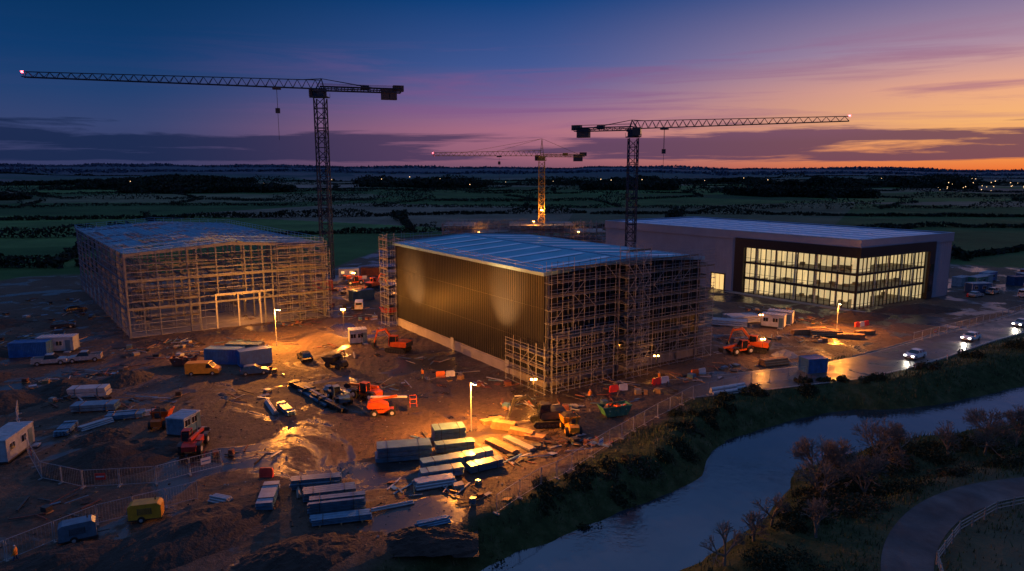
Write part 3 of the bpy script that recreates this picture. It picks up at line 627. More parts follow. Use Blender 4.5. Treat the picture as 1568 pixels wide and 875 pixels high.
def crane(loc,H,jdir,jl,cl,w,m,trol,hookd,scale=1.,hammer=False,rise=0.):
    mb=MB(); j=Vector((jdir[0],jdir[1],0)).normalized(); s=Vector((-j.y,j.x,0)); Z=Vector((0,0,1)); rj=math.atan2(j.y,j.x)
    mb.box((0,0,.4),(w*2.4,w*2.4,.8),'concrete')
    lattice(mb,(0,0,.8),(0,0,H-2),w,w,w*.95,.18*scale,.10*scale,m,up=(1,0,0))
    mb.tube((w*.2,0,1),(w*.2,0,H-3),.06*scale,m); mb.tube((w*.2,.4,1),(w*.2,.4,H-3),.06*scale,m)
    for q in range(1,5): mb.box((0,0,H*q/5),(w*.9,w*.9,.12),m)
    mb.box((0,0,H-1.6),(w*1.5,w*1.5,.25),m); mb.tube((0,0,H-1.5),(0,0,H-.2),w*.62,m,12,cap=True); mb.box((0,0,H+.1),(w*1.25,w*1.25,.7),m,rz=rj)
    for g in(-1,1):
        for q in(-1,1): mb.tube((g*w*.75,q*w*.75,H-1.5),(g*w*.75,q*w*.75,H-.4),.05*scale,m)
    c=j*1.4*scale-s*(w*.9)+Z*(H-.3); mb.box(c,(1.9*scale,1.5*scale,2*scale),'blackmetal',rz=rj); mb.box(c+j*1.0*scale+Z*.1,(.08,1.3*scale,1.5*scale),'glassdark',rz=rj)
    zb=H+.6
    jt=j*jl+Z*(zb+rise)
    lattice(mb,Z*zb,jt,1.3*scale,1.9*scale,1.9*scale,.12*scale,.06*scale,m,tri=True,taper=.55)
    lattice(mb,Z*zb-j*cl+Z*.1,Z*(zb+.1),1.7*scale,.9*scale,1.8*scale,.13*scale,.07*scale,m)
    cj=-j*cl
    mb.box(cj*.5+Z*(zb+.1),(cl,1.5*scale,.12),m,rz=rj)
    for g in(-1,1): mb.tube(s*g*.9*scale+Z*(zb+1.3),cj+s*g*.9*scale+Z*(zb+1.3),.05*scale,m)
    for q in(.90,.80): mb.box(cj*q+Z*(zb-.8*scale),(1.7*scale,1.6*scale,2.3*scale),'craneblock',rz=rj)
    mb.box(cj*.97+Z*(zb+.6*scale),(2.4*scale,1.6*scale,1.3*scale),'craneblock',rz=rj); mb.box(cj*.55+Z*(zb+.7),(1.8*scale,1.3*scale,.9*scale),m,rz=rj)
    if hammer:
        ap=Z*(H+8.5)
        for g in(-.8,.8):
            for q in(-.8,.8): mb.tube(Vector((g,q,H+.4)),ap,.12*scale,m)
        for q in(2,4,6): mb.box((0,0,H+q),(1.5-.2*q,1.5-.2*q,.15),m)
        mb.tube(ap,j*jl*.45+Z*(zb+1.6),.06*scale,m); mb.tube(ap,j*jl*.75+Z*(zb+1.2),.06*scale,m); mb.tube(ap,cj*.95+Z*zb,.07*scale,m)
    else:
        ap=Z*(H+2.7*scale)-j*.5
        for g in(-.7,.7): mb.tube(Z*(H+.4)+s*g+j*1.2,ap,.13*scale,m); mb.tube(Z*(H+.4)+s*g-j*1.2,ap,.13*scale,m); mb.tube(ap,cj*.72+s*g+Z*(zb+.5),.09*scale,m)
        mb.tube(ap,j*jl*.08+Z*(zb+1.8*scale),.1*scale,m)
    t=j*trol+Z*(zb-.3+rise*trol/jl); mb.box(t,(1.8*scale,1.7*scale,.45*scale),'craneblock',rz=rj)
    for g in(-.35,.35): mb.tube(t+s*g,t+s*g-Z*hookd,.05*scale,'craneblock')
    mb.box(t-Z*hookd,(.9*scale,.5*scale,1.1*scale),'craneblock'); mb.tube(t-Z*(hookd+.5),t-Z*(hookd+8),.05*scale,'craneblock')
    mb.box(jt+Z*1.3,(.35*scale,.35*scale,.35*scale),'redlamp')
    return mb.done('tower_crane',loc)
c1=crane((-53.8,200,0),54.2,(-69,-20),72,22.5,2.9,'cranesteel',11.5,6,1.25,rise=.6)
c2=crane((33.5,195,0),43,(48.7,-22),53.5,17,2.5,'cranesteel',8.5,6,1.1,rise=.5)
c3=crane((14,330,0),38.6,(-1,-.02),51,20,2.7,'craneyellow',20,3,1.3,hammer=True)
# ---------------------------------------------------------------- site objects
def place(mb,name,x,y,rz=0,parent=None): return mb.done(name,(x,y,max(-.1,hz(x,y))),math.radians(rz))
def car(x,y,rz,c='carwhite',lights=False):
    mb=MB()
    mb.prof([(-2.12,.32),(-2.2,.55),(-2.15,.85),(-1.95,1.0),(.95,.98),(1.7,.86),(2.1,.68),(2.17,.45),(2.1,.3)],.9,c,.12,.6)
    mb.prof([(-1.98,.99),(-1.55,1.40),(-1.2,1.46),(.15,1.46),(1.05,.97)],.80,'glassdark',.42,.98)
    mb.prof([(-1.6,1.40),(-1.25,1.47),(-1.1,1.50),(.0,1.50),(.25,1.44)],.66,c)
    for xx in(-.75,.15): 
        for g in(-1,1): mb.tube((xx,g*.81,.97),(xx-.05,g*.63,1.45),.04,c)
    for xx in(-1.35,1.35):
        for g in(-.82,.82): mb.wheel(xx,g,.33,.2)
    for g in(-.62,.62):
        mb.box((2.1,g,.66),(.14,.36,.15),'headlight' if lights else 'white'); mb.box((-2.17,g,.82),(.1,.3,.16),'taillight' if lights else 'red')
    for g in(-.98,.98): mb.box((.75,g,1.02),(.14,.18,.12),c)
    mb.box((2.12,0,.5),(.12,1.2,.16),'blackmetal'); mb.box((2.19,0,.42),(.02,.5,.1),'white')
    o=mb.done('car',(x,y,.055 if lights else max(0,hz(x,y))),math.radians(rz))
    if lights:
        d=Vector((math.cos(math.radians(rz)),math.sin(math.radians(rz)),0)); p=Vector((x,y,.75))
        light('headlight_beam','SPOT',p+d*2.3,1200,(1,.88,.68),o,.1,aim=p+d*20-Vector((0,0,1.2)),angle=75)
    return o
hd=math.degrees(math.atan2(-.55,-.83))
car(70.0,116.5,hd+0,'carwhite',True); car(88.2,129.5,hd,'carwhite',True); car(106.6,141.6,hd,'carsilver',True)
def van(x,y,rz,c='yellow'):
    mb=MB(); mb.prof([(-2.5,.35),(-2.55,1.9),(-2.45,2.05),(1.0,2.05),(1.75,1.25),(2.45,1.05),(2.55,.5),(2.5,.35)],.95,c,.06,1)
    mb.prof([(.55,1.25),(.7,1.85),(1.05,1.88),(1.62,1.27)],.955,'glassdark',.06,1); mb.prof([(1.1,1.95),(1.05,1.99),(1.68,1.32),(1.73,1.28)],.8,'glassdark')
    for xx in(-1.6,1.6):
        for g in(-.85,.85): mb.wheel(xx,g,.35,.22)
    for g in(-.7,.7): mb.box((2.5,g,.85),(.1,.3,.2),'white'); mb.box((-2.56,g,1.1),(.05,.15,.5),'red')
    mb.box((-2.54,0,1.6),(.04,1.4,.5),'glassdark'); return place(mb,'delivery_van',x,y,rz)
def pickup(x,y,rz,c='white'):
    mb=MB(); mb.prof([(-2.6,.45),(-2.6,1.05),(1.1,1.08),(2.2,1.0),(2.5,.8),(2.5,.42)],.92,c,.05,.8); mb.prof([(-.75,1.08),(-.6,1.72),(.5,1.75),(1.2,1.08)],.84,'glassdark',.25,1.08); mb.prof([(-.62,1.72),(-.55,1.8),(.45,1.8),(.58,1.72)],.7,c)
    mb.box((-1.7,0,1.09),(1.6,1.5,.04),'blackmetal')
    for g in(-.86,.86): mb.box((-1.7,g,1.2),(1.75,.08,.25),c)
    mb.box((-2.55,0,1.2),(.08,1.7,.25),c)
    for xx in(-1.7,1.65):
        for g in(-.86,.86): mb.wheel(xx,g,.4,.26)
    for g in(-.68,.68): mb.box((2.47,g,.8),(.1,.3,.18),'white'); mb.box((-2.6,g,.95),(.05,.16,.3),'red')
    return place(mb,'pickup_truck',x,y,rz)
def container(x,y,rz,c='blue',L_=6.0,w=2.44,h=2.6):
    mb=MB(); mb.box((0,0,h/2),(L_-.16,w-.16,h-.2),c)
    n=int(L_/.28)
    for k in range(n):
        xx=-L_/2+.2+k*(L_-.4)/n
        for g in(-1,1): mb.box((xx,g*(w/2-.05),h/2),(.13,.06,h-.4),c)
        mb.box((xx,0,h-.08),(.12,w-.3,.04),c)
    for g in(-1,1):
        for q in(-1,1): mb.box((g*(L_/2-.06),q*(w/2-.06),h/2),(.14,.14,h),c)
        for z in(.08,h-.08): mb.box((0,g*(w/2-.05),z),(L_-.25,.12,.14),c); mb.box((g*(L_/2-.05),0,z),(.12,w-.25,.14),c)
    for k in range(4): mb.tube((L_/2+.02,-.9+k*.6,.2),(L_/2+.02,-.9+k*.6,h-.2),.03,'galv'); mb.box((L_/2+.03,-.9+k*.6+.1,1.1),(.04,.25,.05),'galv')
    mb.box((L_/2-.01,0,h/2),(.02,.03,h-.3),'blackmetal'); return place(mb,'shipping_container',x,y,rz)
def cabin(x,y,rz,c='cabinwhite',L_=6,w=2.5,h=2.6,lit=False):
    mb=MB(); mb.box((0,0,h/2+.15),(L_,w,h-.2),c); mb.box((0,0,h+.1),(L_+.12,w+.12,.14),'cabinwhite'); mb.box((0,0,.2),(L_+.08,w+.08,.16),'blackmetal')
    for g in(-1,1):
        for xx in(-L_*.3,L_*.12): 
            mb.box((xx,g*(w/2+.012),1.65),(1.1,.05,.9),'white'); mb.box((xx,g*(w/2+.045),1.65),(.96,.03,.76),'litwindow' if lit else 'glassdark'); mb.box((xx,g*(w/2+.065),1.65),(.04,.02,.76),'white')
        for q in(-1,1): mb.box((q*(L_/2-.05),g*(w/2-.05),h/2+.1),(.16,.16,h-.1),'galv')
    mb.box((L_*.36,-w/2-.02,1.2),(.85,.06,2),'steelblue'); mb.box((L_*.36,-w/2-.5,.12),(1.0,.7,.2),'galv')
    k=-L_/2+.3
    while k<L_/2: mb.box((k,0,h+.19),(.06,w,.05),'white'); k+=.6
    return place(mb,'site_cabin',x,y,rz)
def skip(x,y,rz,c='green',load='timber'):
    mb=MB(); t=.05; n=.9
    for g in(-1,1):
        y_=g*n; mb.hexa([(-1.5,y_,.15),(1.5,y_,.15),(1.5,y_-g*t,.15),(-1.5,y_-g*t,.15),(-2.1,y_,1.4),(2.1,y_,1.4),(2.1,y_-g*t,1.4),(-2.1,y_-g*t,1.4)],c)
        for xx in(-1.2,-.4,.4,1.2): mb.box((xx,g*(n+.04),.75),(.1,.08,1.2),c)
        mb.box((0,g*n,1.42),(4.25,.12,.08),c)
        mb.hexa([(g*1.5,-n,.15),(g*1.5,n,.15),(g*1.45,n,.15),(g*1.45,-n,.15),(g*2.1,-n,1.4),(g*2.1,n,1.4),(g*2.05,n,1.4),(g*2.05,-n,1.4)],c)
        mb.box((g*2.1,0,1.42),(.12,1.9,.08),c)
        for q in(-.95,.95): mb.tube((g*1.2,q,1.0),(g*1.2,q*1.12,1.0),.07,'galv',8,cap=True)
    mb.box((0,0,.2),(3.0,1.75,.1),c); mb.box((0,0,.8),(3.3,1.7,.5),'soil')
    for k in range(14): mb.box((random.uniform(-1.5,1.5),random.uniform(-.6,.6),random.uniform(1.0,1.5)),(random.uniform(.5,1.6),random.uniform(.1,.5),.12),random.choice([load,'timber','concrete']),rz=random.uniform(0,3),ry=random.uniform(-.5,.5))
    return place(mb,'waste_skip',x,y,rz)
def excavator(x,y,rz,c='orange',s=1.):
    mb=MB()
    for g in(-1,1):
        mb.prof([(-1.7,.02),(-2,.25),(-2.02,.55),(-1.75,.85),(1.75,.85),(2.02,.55),(2,.25),(1.7,.02)],.27,'rubber',y0=g*1.1)
        for k in range(7): mb.tube((-1.5+k*.5,g*1.1-.3,.3),(-1.5+k*.5,g*1.1+.3,.3),.2,'blackmetal',8,cap=True)
    mb.box((0,0,.75),(1.8,1.8,.4),'blackmetal'); mb.tube((0,0,.9),(0,0,1.1),.6,'blackmetal',14,cap=True)
    mb.prof([(-2.1,1.1),(-2.3,1.5),(-2.15,2.05),(-1.0,2.15),(.2,2.0),(.9,1.9),(1.1,1.1)],1.2,c); mb.box((-2.1,0,1.5),(.5,2.3,.8),'blackmetal')
    mb.prof([(-.2,1.9),(-.1,2.95),(.2,3.05),(1.0,3.0),(1.35,2.0),(1.25,1.2),(-.2,1.2)],.48,'glassdark',y0=.68); mb.prof([(-.25,2.95),(-.2,3.1),(1.0,3.1),(1.1,2.98)],.52,c,y0=.68)
    for xx,zz in((-.2,2.0),(1.3,2.0)):
        for q in(.2,1.16): mb.tube((xx,q,1.2),(xx*.85,q,3.0),.05,c)
    mb.tube((.8,-.2,1.7),(2.6,-.2,3.9),.26,c,4,r2=.24,cap=True); mb.tube((2.6,-.2,3.9),(4.4,-.2,3.3),.25,c,4,r2=.2,cap=True); mb.tube((4.2,-.2,3.7),(5.0,-.2,1.1),.2,c,4,r2=.13,cap=True)
    mb.tube((1.6,-.2,1.9),(2.9,-.2,3.3),.07,'galv',6); mb.tube((3.2,-.2,3.95),(4.2,-.2,3.95),.07,'galv',6)
    mb.prof([(5.0,1.3),(5.35,.9),(5.3,.3),(4.8,.05),(4.3,.25),(4.45,.4),(4.85,.45)],.45,'blackmetal',y0=-.2)
    return place(mb,'excavator',x,y,rz)
def telehandler(x,y,rz,c='orange',up=0.0):
    mb=MB(); mb.prof([(-2.3,.6),(-2.4,1.2),(-1.9,1.45),(1.9,1.1),(2.1,.6)],.75,c)
    for xx in(-1.5,1.5):
        for g in(-1.0,1.0): mb.wheel(xx,g,.62,.42,hub='white')
        for g in(-1.,1.): mb.prof([(xx-.75,1.26),(xx-.5,1.4),(xx+.5,1.4),(xx+.75,1.26)],.26,'blackmetal',y0=g)
    mb.prof([(-.9,1.1),(-.85,2.3),(-.6,2.45),(.3,2.45),(.8,1.7),(.85,1.0)],.42,'glassdark',y0=.62); mb.box((-.25,.62,2.5),(1.1,.9,.08),c)
    for xx in(-.88,.35): 
        for q in(.2,1.05): mb.tube((xx,q,1.1),(xx,q,2.45),.05,c)
    mb.box((-.3,-.75,1.2),(1.8,.5,.7),c)
    t=(3.4,-.15,1.2+up*3.2); mb.tube((-2.1,-.15,1.9),t,.23,c,4,cap=True); mb.tube(((-2.1+3.4)/2+.5,-.15,(3.1+up*3.2)/2),(3.9,-.15,t[2]-.1),.16,'blackmetal',4,cap=True)
    z=t[2]-.5; mb.box((3.9,-.15,z+.1),(.1,1.3,.8),'blackmetal')
    for g in(-.55,.3): mb.box((4.5,g,z-.25),(1.2,.12,.06),'galv')
    mb.tube((.2,-.15,1.3),(1.5,-.15,1.7),.07,'galv',6); return place(mb,'telehandler',x,y,rz)
def dumper(x,y,rz,c='yellow'):
    mb=MB(); mb.prof([(-1.9,.5),(-1.95,1.2),(-1.6,1.4),(-.4,1.3),(.3,.9),(1.6,.8),(1.6,.5)],.6,c)
    for xx in(-1.2,1.1):
        for g in(-.85,.85): mb.wheel(xx,g,.52,.38,hub=c)
    mb.hexa([(-.1,-.9,1.1),(1.7,-.9,.9),(1.7,.9,.9),(-.1,.9,1.1),(-.5,-1.1,2.0),(2.4,-1.1,1.7),(2.4,1.1,1.7),(-.5,1.1,2.0)],c)
    mb.hexa([(-.35,-.95,1.99),(2.2,-.95,1.72),(2.2,.95,1.72),(-.35,.95,1.99),(.1,-.5,2.25),(1.5,-.5,2.1),(1.5,.5,2.1),(.1,.5,2.25)],'soil')
    mb.box((-1.0,0,1.5),(.5,.55,.15),'blackmetal'); mb.box((-1.25,0,1.8),(.1,.55,.5),'blackmetal'); mb.tube((-.5,0,1.3),(-.65,0,1.85),.04,'blackmetal')
    for g in(-.5,.5): mb.tube((-1.5,g,1.3),(-1.45,g,2.9),.05,'blackmetal',6)
    mb.tube((-1.45,-.5,2.9),(-1.45,.5,2.9),.05,'blackmetal',6); mb.box((-1.42,0,2.98),(.12,.12,.14),'orange'); return place(mb,'site_dumper',x,y,rz)
def boomlift(x,y,rz,c='orange'):
    mb=MB(); mb.prof([(-1.4,.4),(-1.4,.85),(1.4,.85),(1.4,.4)],.6,c)
    for xx in(-1.15,1.15):
        for g in(-.95,.95): mb.wheel(xx,g,.48,.36,hub='white')
    mb.tube((0,0,.85),(0,0,1.1),.5,'blackmetal',14,cap=True); mb.prof([(-1.9,1.1),(-2.1,1.4),(-1.9,2.0),(-.6,2.0),(.6,1.5),(.8,1.1)],.85,c)
    mb.tube((-1.7,0,2.1),(1.9,0,2.5),.2,c,4,cap=True); mb.tube((-1.6,0,2.55),(3.2,0,2.3),.17,'white',4,cap=True); mb.tube((3.2,0,2.3),(3.6,0,1.5),.1,'blackmetal',4,cap=True)
    mb.box((4.0,0,1.05),(.9,1.8,.08),'blackmetal')
    for g in(3.55,4.45):
        for q in(-.9,.9): mb.tube((g,q,1.05),(g,q,2.15),.035,c)
    for z in(1.6,2.15):
        for q in(-.9,.9): mb.tube((3.55,q,z),(4.45,q,z),.035,c)
        for g in(3.55,4.45): mb.tube((g,-.9,z),(g,.9,z),.035,c)
    return place(mb,'boom_lift',x,y,rz)
def steelstack(x,y,rz,L_=6,nx=5,nz=4,s=.4,c='steelblue',name='steel_stack'):
    mb=MB()
    for g in(-L_*.35,0,L_*.35): mb.box((g,0,.08),(.15,nx*s+.2,.16),'timber')
    for k in range(nz):
        for i in range(nx):
            if k==nz-1 and random.random()<.3: continue
            dx=random.uniform(-.12,.12); y_=(i-(nx-1)/2)*s; z=.16+k*(s*.62+.05)+s*.3
            mb.box((dx,y_,z+s*.24),(L_,s*.9,.05),c); mb.box((dx,y_,z-s*.24),(L_,s*.9,.05),c); mb.box((dx,y_,z),(L_-.01,s*.34,s*.44),c)
        if k<nz-1:
            for g in(-L_*.35,L_*.35): mb.box((g,0,.16+(k+1)*(s*.62+.05)-.012),(.1,nx*s,.035),'timber')
    for g in(-L_*.3,L_*.3): mb.box((g,0,.2+nz*(s*.62+.05)/2),(.04,nx*s+.04,nz*(s*.62+.05)),'blackmetal')
    return place(mb,name,x,y,rz)
def sheetstack(x,y,rz,L_=5,w=1.2,n=3,h=.45,c='bluewrap'):
    mb=MB(); z=.12
    for g in(-L_*.3,L_*.3): mb.box((g,0,.06),(.12,w+.1,.12),'timber')
    for k in range(n):
        dx=random.uniform(-.15,.15)
        for j in range(5): mb.box((dx+random.uniform(-.05,.05),random.uniform(-.04,.04),z+h*(j+.5)/5),(L_,w,h/5-.02),c)
        z+=h+.08
        if k<n-1:
            for g in(-L_*.3,L_*.3): mb.box((g,0,z-.04),(.1,w,.07),'timber')
    for g in(-L_*.3,L_*.28): mb.box((g,0,z/2),(.05,w+.12,z-.08),'blackmetal')
    return place(mb,'cladding_panel_stack',x,y,rz)
def pipes(x,y,rz,L_=6,n=7,r=.16,c='galv'):
    mb=MB(); rows=n; z=r
    for k in range(3):
        for i in range(rows-k): mb.tube((-L_/2+random.uniform(-.15,.15),(i-(rows-k-1)/2)*2*r,z),(L_/2+random.uniform(-.15,.15),(i-(rows-k-1)/2)*2*r,z),r*.97,c,8,cap=True)
        z+=r*1.75
    return place(mb,'pipe_stack',x,y,rz)
def timber(x,y,rz,L_=3.2,w=1.1,n=6,c='timber'):
    mb=MB()
    for k in range(n):
        for i in range(5): mb.box((random.uniform(-.12,.12),(i-2)*w/5,.12+k*.16),(L_,w/5-.03,.12),c)
    for g in(-L_*.3,L_*.3): mb.box((g,0,.03),(.1,w,.06),c)
    return place(mb,'timber_stack',x,y,rz)
def clutter(x,y,r,n=26,seed=0,cols=('timber','galv','blackmetal','concrete','steelblue','rust','bluewrap','blackmetal','soil','rust')):
    rnd=random.Random(seed); mb=MB(); n=int(n*.75)
    for k in range(n):
        a=rnd.uniform(0,6.28);q=r*math.sqrt(rnd.random());px,py=q*math.cos(a),q*math.sin(a)*.7;c=rnd.choice(cols);t=rnd.random()
        if t<.42: mb.box((px,py,rnd.uniform(.05,.3)),(rnd.uniform(1,3.5),rnd.uniform(.1,.25),.08),c,rz=rnd.uniform(0,3.1),ry=rnd.uniform(-.1,.1))
        elif t<.7: 
            L_=rnd.uniform(1.5,4);an=rnd.uniform(0,3.1);z=rnd.uniform(.08,.4); mb.tube((px,py,z),(px+L_*math.cos(an),py+L_*math.sin(an),z+rnd.uniform(-.05,.3)),rnd.uniform(.035,.08),c,6,cap=True)
        elif t<.84:
            w=rnd.uniform(.5,1.1);h=rnd.uniform(.2,.6);an=rnd.uniform(0,3.1); mb.box((px,py,.07),(w*1.1,w,.12),'timber',rz=an)
            for j in range(3): mb.box((px,py,.15+h*(j+.5)/3),(w,w*.9,h/3-.03),c,rz=an+rnd.uniform(-.08,.08))
        else: mb.box((px,py,.12),(rnd.uniform(.5,1.4),rnd.uniform(.4,.9),.03),c,rz=rnd.uniform(0,3),ry=rnd.uniform(-.2,.2),rx=rnd.uniform(-.15,.15))
    return place(mb,'building_materials_pile',x,y,0)
def mound(x,y,rx,ry,h,seed,c='soil',name='earth_mound'):
    n=34; t=np.linspace(-1,1,n); U,W=np.meshgrid(t,t); r=np.hypot(U,W); nz=fbm((U+seed)*3.1,(W+seed)*3.1,seed); z=h*np.clip(1-r**1.6*(.8+.5*nz),-.3,1)*(.6+.8*nz)+(fbm(U*9+seed,W*9,seed+3)-.47)*.5*(r<1)-.25
    mb=MB(); vs=[(float(U[i,j]*rx),float(W[i,j]*ry),float(z[i,j] if r[i,j]<1.15 else -.6)) for i in range(n) for j in range(n)]
    mb.add(vs,[(i*n+j,i*n+j+1,(i+1)*n+j+1,(i+1)*n+j) for i in range(n-1) for j in range(n-1)],c); o=place(mb,name,x,y,random.uniform(0,90)); return o
def fence(pts,name='wire_fence',panel=3.4,h=2.0,wood=False,signs=()):
    mb=MB(); P_=[np.array(p,float) for p in pts]; idx=0
    for a,b in zip(P_[:-1],P_[1:]):
        Lh=np.linalg.norm(b-a);n=max(1,round(Lh/panel));d=(b-a)/n
        for k in range(n):
            p=a+d*k;q=a+d*(k+1);zp=hz(*p);zq=hz(*q); idx+=1
            if wood:
                mb.tube((p[0],p[1],zp-.1),(p[0],p[1],zp+1.25),.08,'timberdark',4,cap=True)
                for g in(.45,.8,1.12): mb.tube((p[0],p[1],zp+g),(q[0],q[1],zq+g),.05,'timberdark',4)
                continue
            A=lambda t,z:(p[0]+(q[0]-p[0])*t,p[1]+(q[1]-p[1])*t,zp+(zq-zp)*t+z)
            mb.tube(A(.02,0),A(.02,h),.03,'fencesteel');mb.tube(A(.98,0),A(.98,h),.03,'fencesteel');mb.tube(A(.02,h-.05),A(.98,h-.05),.026,'fencesteel');mb.tube(A(.02,.2),A(.98,.2),.022,'fencesteel')
            for j in range(1,12): mb.tube(A(j/12,.2),A(j/12,h-.05),.007,'fencesteel',3)
            mb.box((p[0],p[1],zp+.07),(.7,.22,.14),'concrete',rz=math.atan2(d[1],d[0])+1.57)
            if idx in signs:
                an=math.atan2(d[1],d[0]); c=A(.5,1.2); nn=(math.sin(an)*.05,-math.cos(an)*.05); mb.box((c[0]+nn[0],c[1]+nn[1],c[2]),(1.0,.03,.7),'barrierred' if idx%2 else 'white',rz=an); mb.box((c[0]+nn[0]*1.5,c[1]+nn[1]*1.5,c[2]),(.8,.03,.14),'white' if idx%2 else 'blue',rz=an)
    return mb.done(name)
def barrier(x,y,rz,c='barrierred',n=3):
    mb=MB()
    for k in range(n):
        cc=c if k%2==0 else 'white'; x0=k*1.55; mb.prof([(x0-.72,0),(x0-.72,.75),(x0-.6,1.0),(x0+.6,1.0),(x0+.72,.75),(x0+.72,0)],.2,cc,.12,.2); mb.box((x0,0,.05),(1.4,.5,.1),cc)
    return place(mb,'traffic_barrier',x,y,rz)
def generator(x,y,rz,c='yellow'):
    mb=MB(); mb.prof([(-1.4,.35),(-1.4,1.6),(-1.1,1.8),(1.1,1.8),(1.4,1.55),(1.4,.35)],.65,c); mb.box((0,0,.3),(3.0,1.2,.12),'blackmetal')
    for g in(-.7,.7): mb.wheel(-.3,g,.32,.2)
    mb.tube((1.4,0,.35),(2.4,0,.35),.05,'blackmetal'); mb.box((0,-.66,1.1),(1.2,.03,.6),'blackmetal'); mb.tube((.8,.2,1.8),(.8,.2,2.1),.06,'blackmetal',8); 
    for k in range(6): mb.box((0,-.68,.85+k*.1),(1.1,.03,.03),c)
    return place(mb,'generator',x,y,rz)
def lamp(x,y,h,rz,P):
    mb=MB(); mb.tube((0,0,0),(0,0,.9),.11,'galv',10,cap=True); mb.tube((0,0,.9),(0,0,h-.1),.07,'galv',10,r2=.045,cap=True); mb.tube((0,0,h-.1),(.7,0,h+.08),.04,'galv',8,cap=True)
    mb.prof([(.55,h),(.6,h+.16),(1.0,h+.2),(1.4,h+.1),(1.4,h+.02)],.17,'galv'); mb.prof([(.62,h-.06),(.62,h-.005),(1.36,h+.015),(1.3,h-.05)],.15,'lampbulb')
    o=place(mb,'street_lamp',x,y,rz); c=math.cos(math.radians(rz));s=math.sin(math.radians(rz)); hp=(x+c,y+s,h-.2+o.location.z)
    light('lamp_light','POINT',hp,P,(1,.31,.03),o,.15)
    return o
lamp(-43.7,124.9,6.9,-30,36000)
lamp(-5.1,82.3,6.4,-60,30000)
lamp(66.5,138.3,5.6,-100,15000)
def worklight(x,y,h,P,col=(1,.33,.04),aim=0,added_flood=None):
    mb=MB()
    for a in(0,2.1,4.2): mb.tube((.6*math.cos(a),.6*math.sin(a),0),(0,0,.9),.03,'blackmetal')
    mb.tube((0,0,.6),(0,0,h),.035,'blackmetal',6); mb.box((0,0,h),(.9,.12,.08),'blackmetal')
    for g in(-.3,.3): mb.box((g,-.08,h+.1),(.32,.1,.26),'blackmetal'); mb.box((g,-.14,h+.1),(.27,.02,.21),'worklens' if added_flood is None else 'glassdark')
    o=place(mb,'work_light',x,y,aim)  # this name also covers the added flood stands
    if added_flood is None: light('work_lamp','POINT',(x,y-.35,h+.1+o.location.z),P,col,o,.15)
    else: light('added_flood_lamp','SPOT',(x,y,h+.45+o.location.z),P,(1,.43,.12),o,.15,aim=added_flood[0],angle=added_flood[1])  # the spot is an added helper for the wall glows
for q in [(-34,136.5,4.5,9000),(-44,190,4,5000),(-34,205,4,4000),(-58,148,4.5,1500),(-50,168,4,1200),(3,92.5,3.5,2200),(23,107,3,450),(10,322,9,3500),(-15,312,5,2500),(30,312,5,1500),(50,136,3.5,1300),(43,115.5,3.5,1500)]: worklight(*q)
# added stands and floodlights, invented to make the glows on the dark cladding
q=PW(12,-13,0); worklight(q[0],q[1],2.2,85000,aim=235,added_flood=(PW(10,0,13.2),40))
q=PW(39,-13,0); worklight(q[0],q[1],2.2,60000,aim=235,added_flood=(PW(42.5,0,10.8),40))
light('mast_light','POINT',(14,327.2,14),3500,(1,.5,.12),c3,.3); mbx=MB(); mbx.box((0,0,0),(.9,.4,.5),'worklens'); o=mbx.done('mast_lamp',(0,-2.3,14),0,c3)
van(-49.3,106.8,8,'yellow'); container(-48.8,114,-4,'blue'); container(-43.5,113.2,35,'blue',5.2); container(-46.5,117,-4,'darkblue'); skip(-54.8,112,10,'rust'); car(-41.2,107,20,'darkblue'); car(-35.7,115.5,120,'carblack')
dumper(-29,110.5,150,'blackmetal'); telehandler(-20.8,95.2,150,'orange',.1); telehandler(-24.2,93.5,120,'steelblue'); boomlift(-17.2,88.4,10,'orange'); excavator(-20.5,121,160,'orange')
cabin(-29.2,127.5,20,L_=3.2,w=2.4); cabin(-57.5,75,100); container(-84.5,118,10,'blue'); cabin(-82,121.5,10,'cabinwhite'); pickup(-77.5,112.5,20,'carsilver'); pickup(-73,114.5,200,'carsilver'); car(-101,157,50,'carblack'); car(-93,140,30,'carblack'); pickup(-88,131,120,'darkblue')
dumper(-44.7,84,100,'orange'); cabin(-40.8,82,80,'bluewrap',3.2,2.4,2.2); telehandler(-37.1,76.6,100,'red'); generator(-34,60.0,15,'yellow'); generator(-38.2,56.5,30,'steelblue')
dumper(7.3,82,100,'yellow'); excavator(4.5,84.5,190,'blackmetal'); skip(13.6,87.8,20,'green','orange'); container(48.8,108.5,15,'blue',3.6,2.4,2.4)
telehandler(40.5,119.5,200,'orange'); excavator(44,121,150,'orange'); cabin(54.5,141,-30,'white',4.5); cabin(57.5,145,-30,'white',5)
sheetstack(-12.3,74.2,12,6,2.2,3,.5,'steelblue'); sheetstack(-7.6,79.6,16,3.8,2.2,3,.5,'steelblue'); sheetstack(-6.6,76.4,16,4.5,1.3,2,.45,'steelblue'); sheetstack(-6.9,71.8,22,6,1.4,2,.5,'bluewrap'); sheetstack(-7.6,69.2,20,4.6,1.3,2,.4,'bluewrap'); pipes(-8,67.2,20,4.2,7,.14); sheetstack(-2.9,71.2,30,4,1.3,2,.35,'steelblue'); sheetstack(-4.5,73.7,25,5,1.2,2,.4,'cabinwhite')
timber(-1.2,76.6,-50,5,1.2,3); timber(.8,77.8,-50,5,1.0,2,'concrete'); timber(-1,83,-20,3,1.2,6); timber(1.2,81,-30,3.2,1.2,4); timber(2.8,79.8,-20,2.4,1.2,3); timber(-2.5,85.5,30,3,1.2,3)
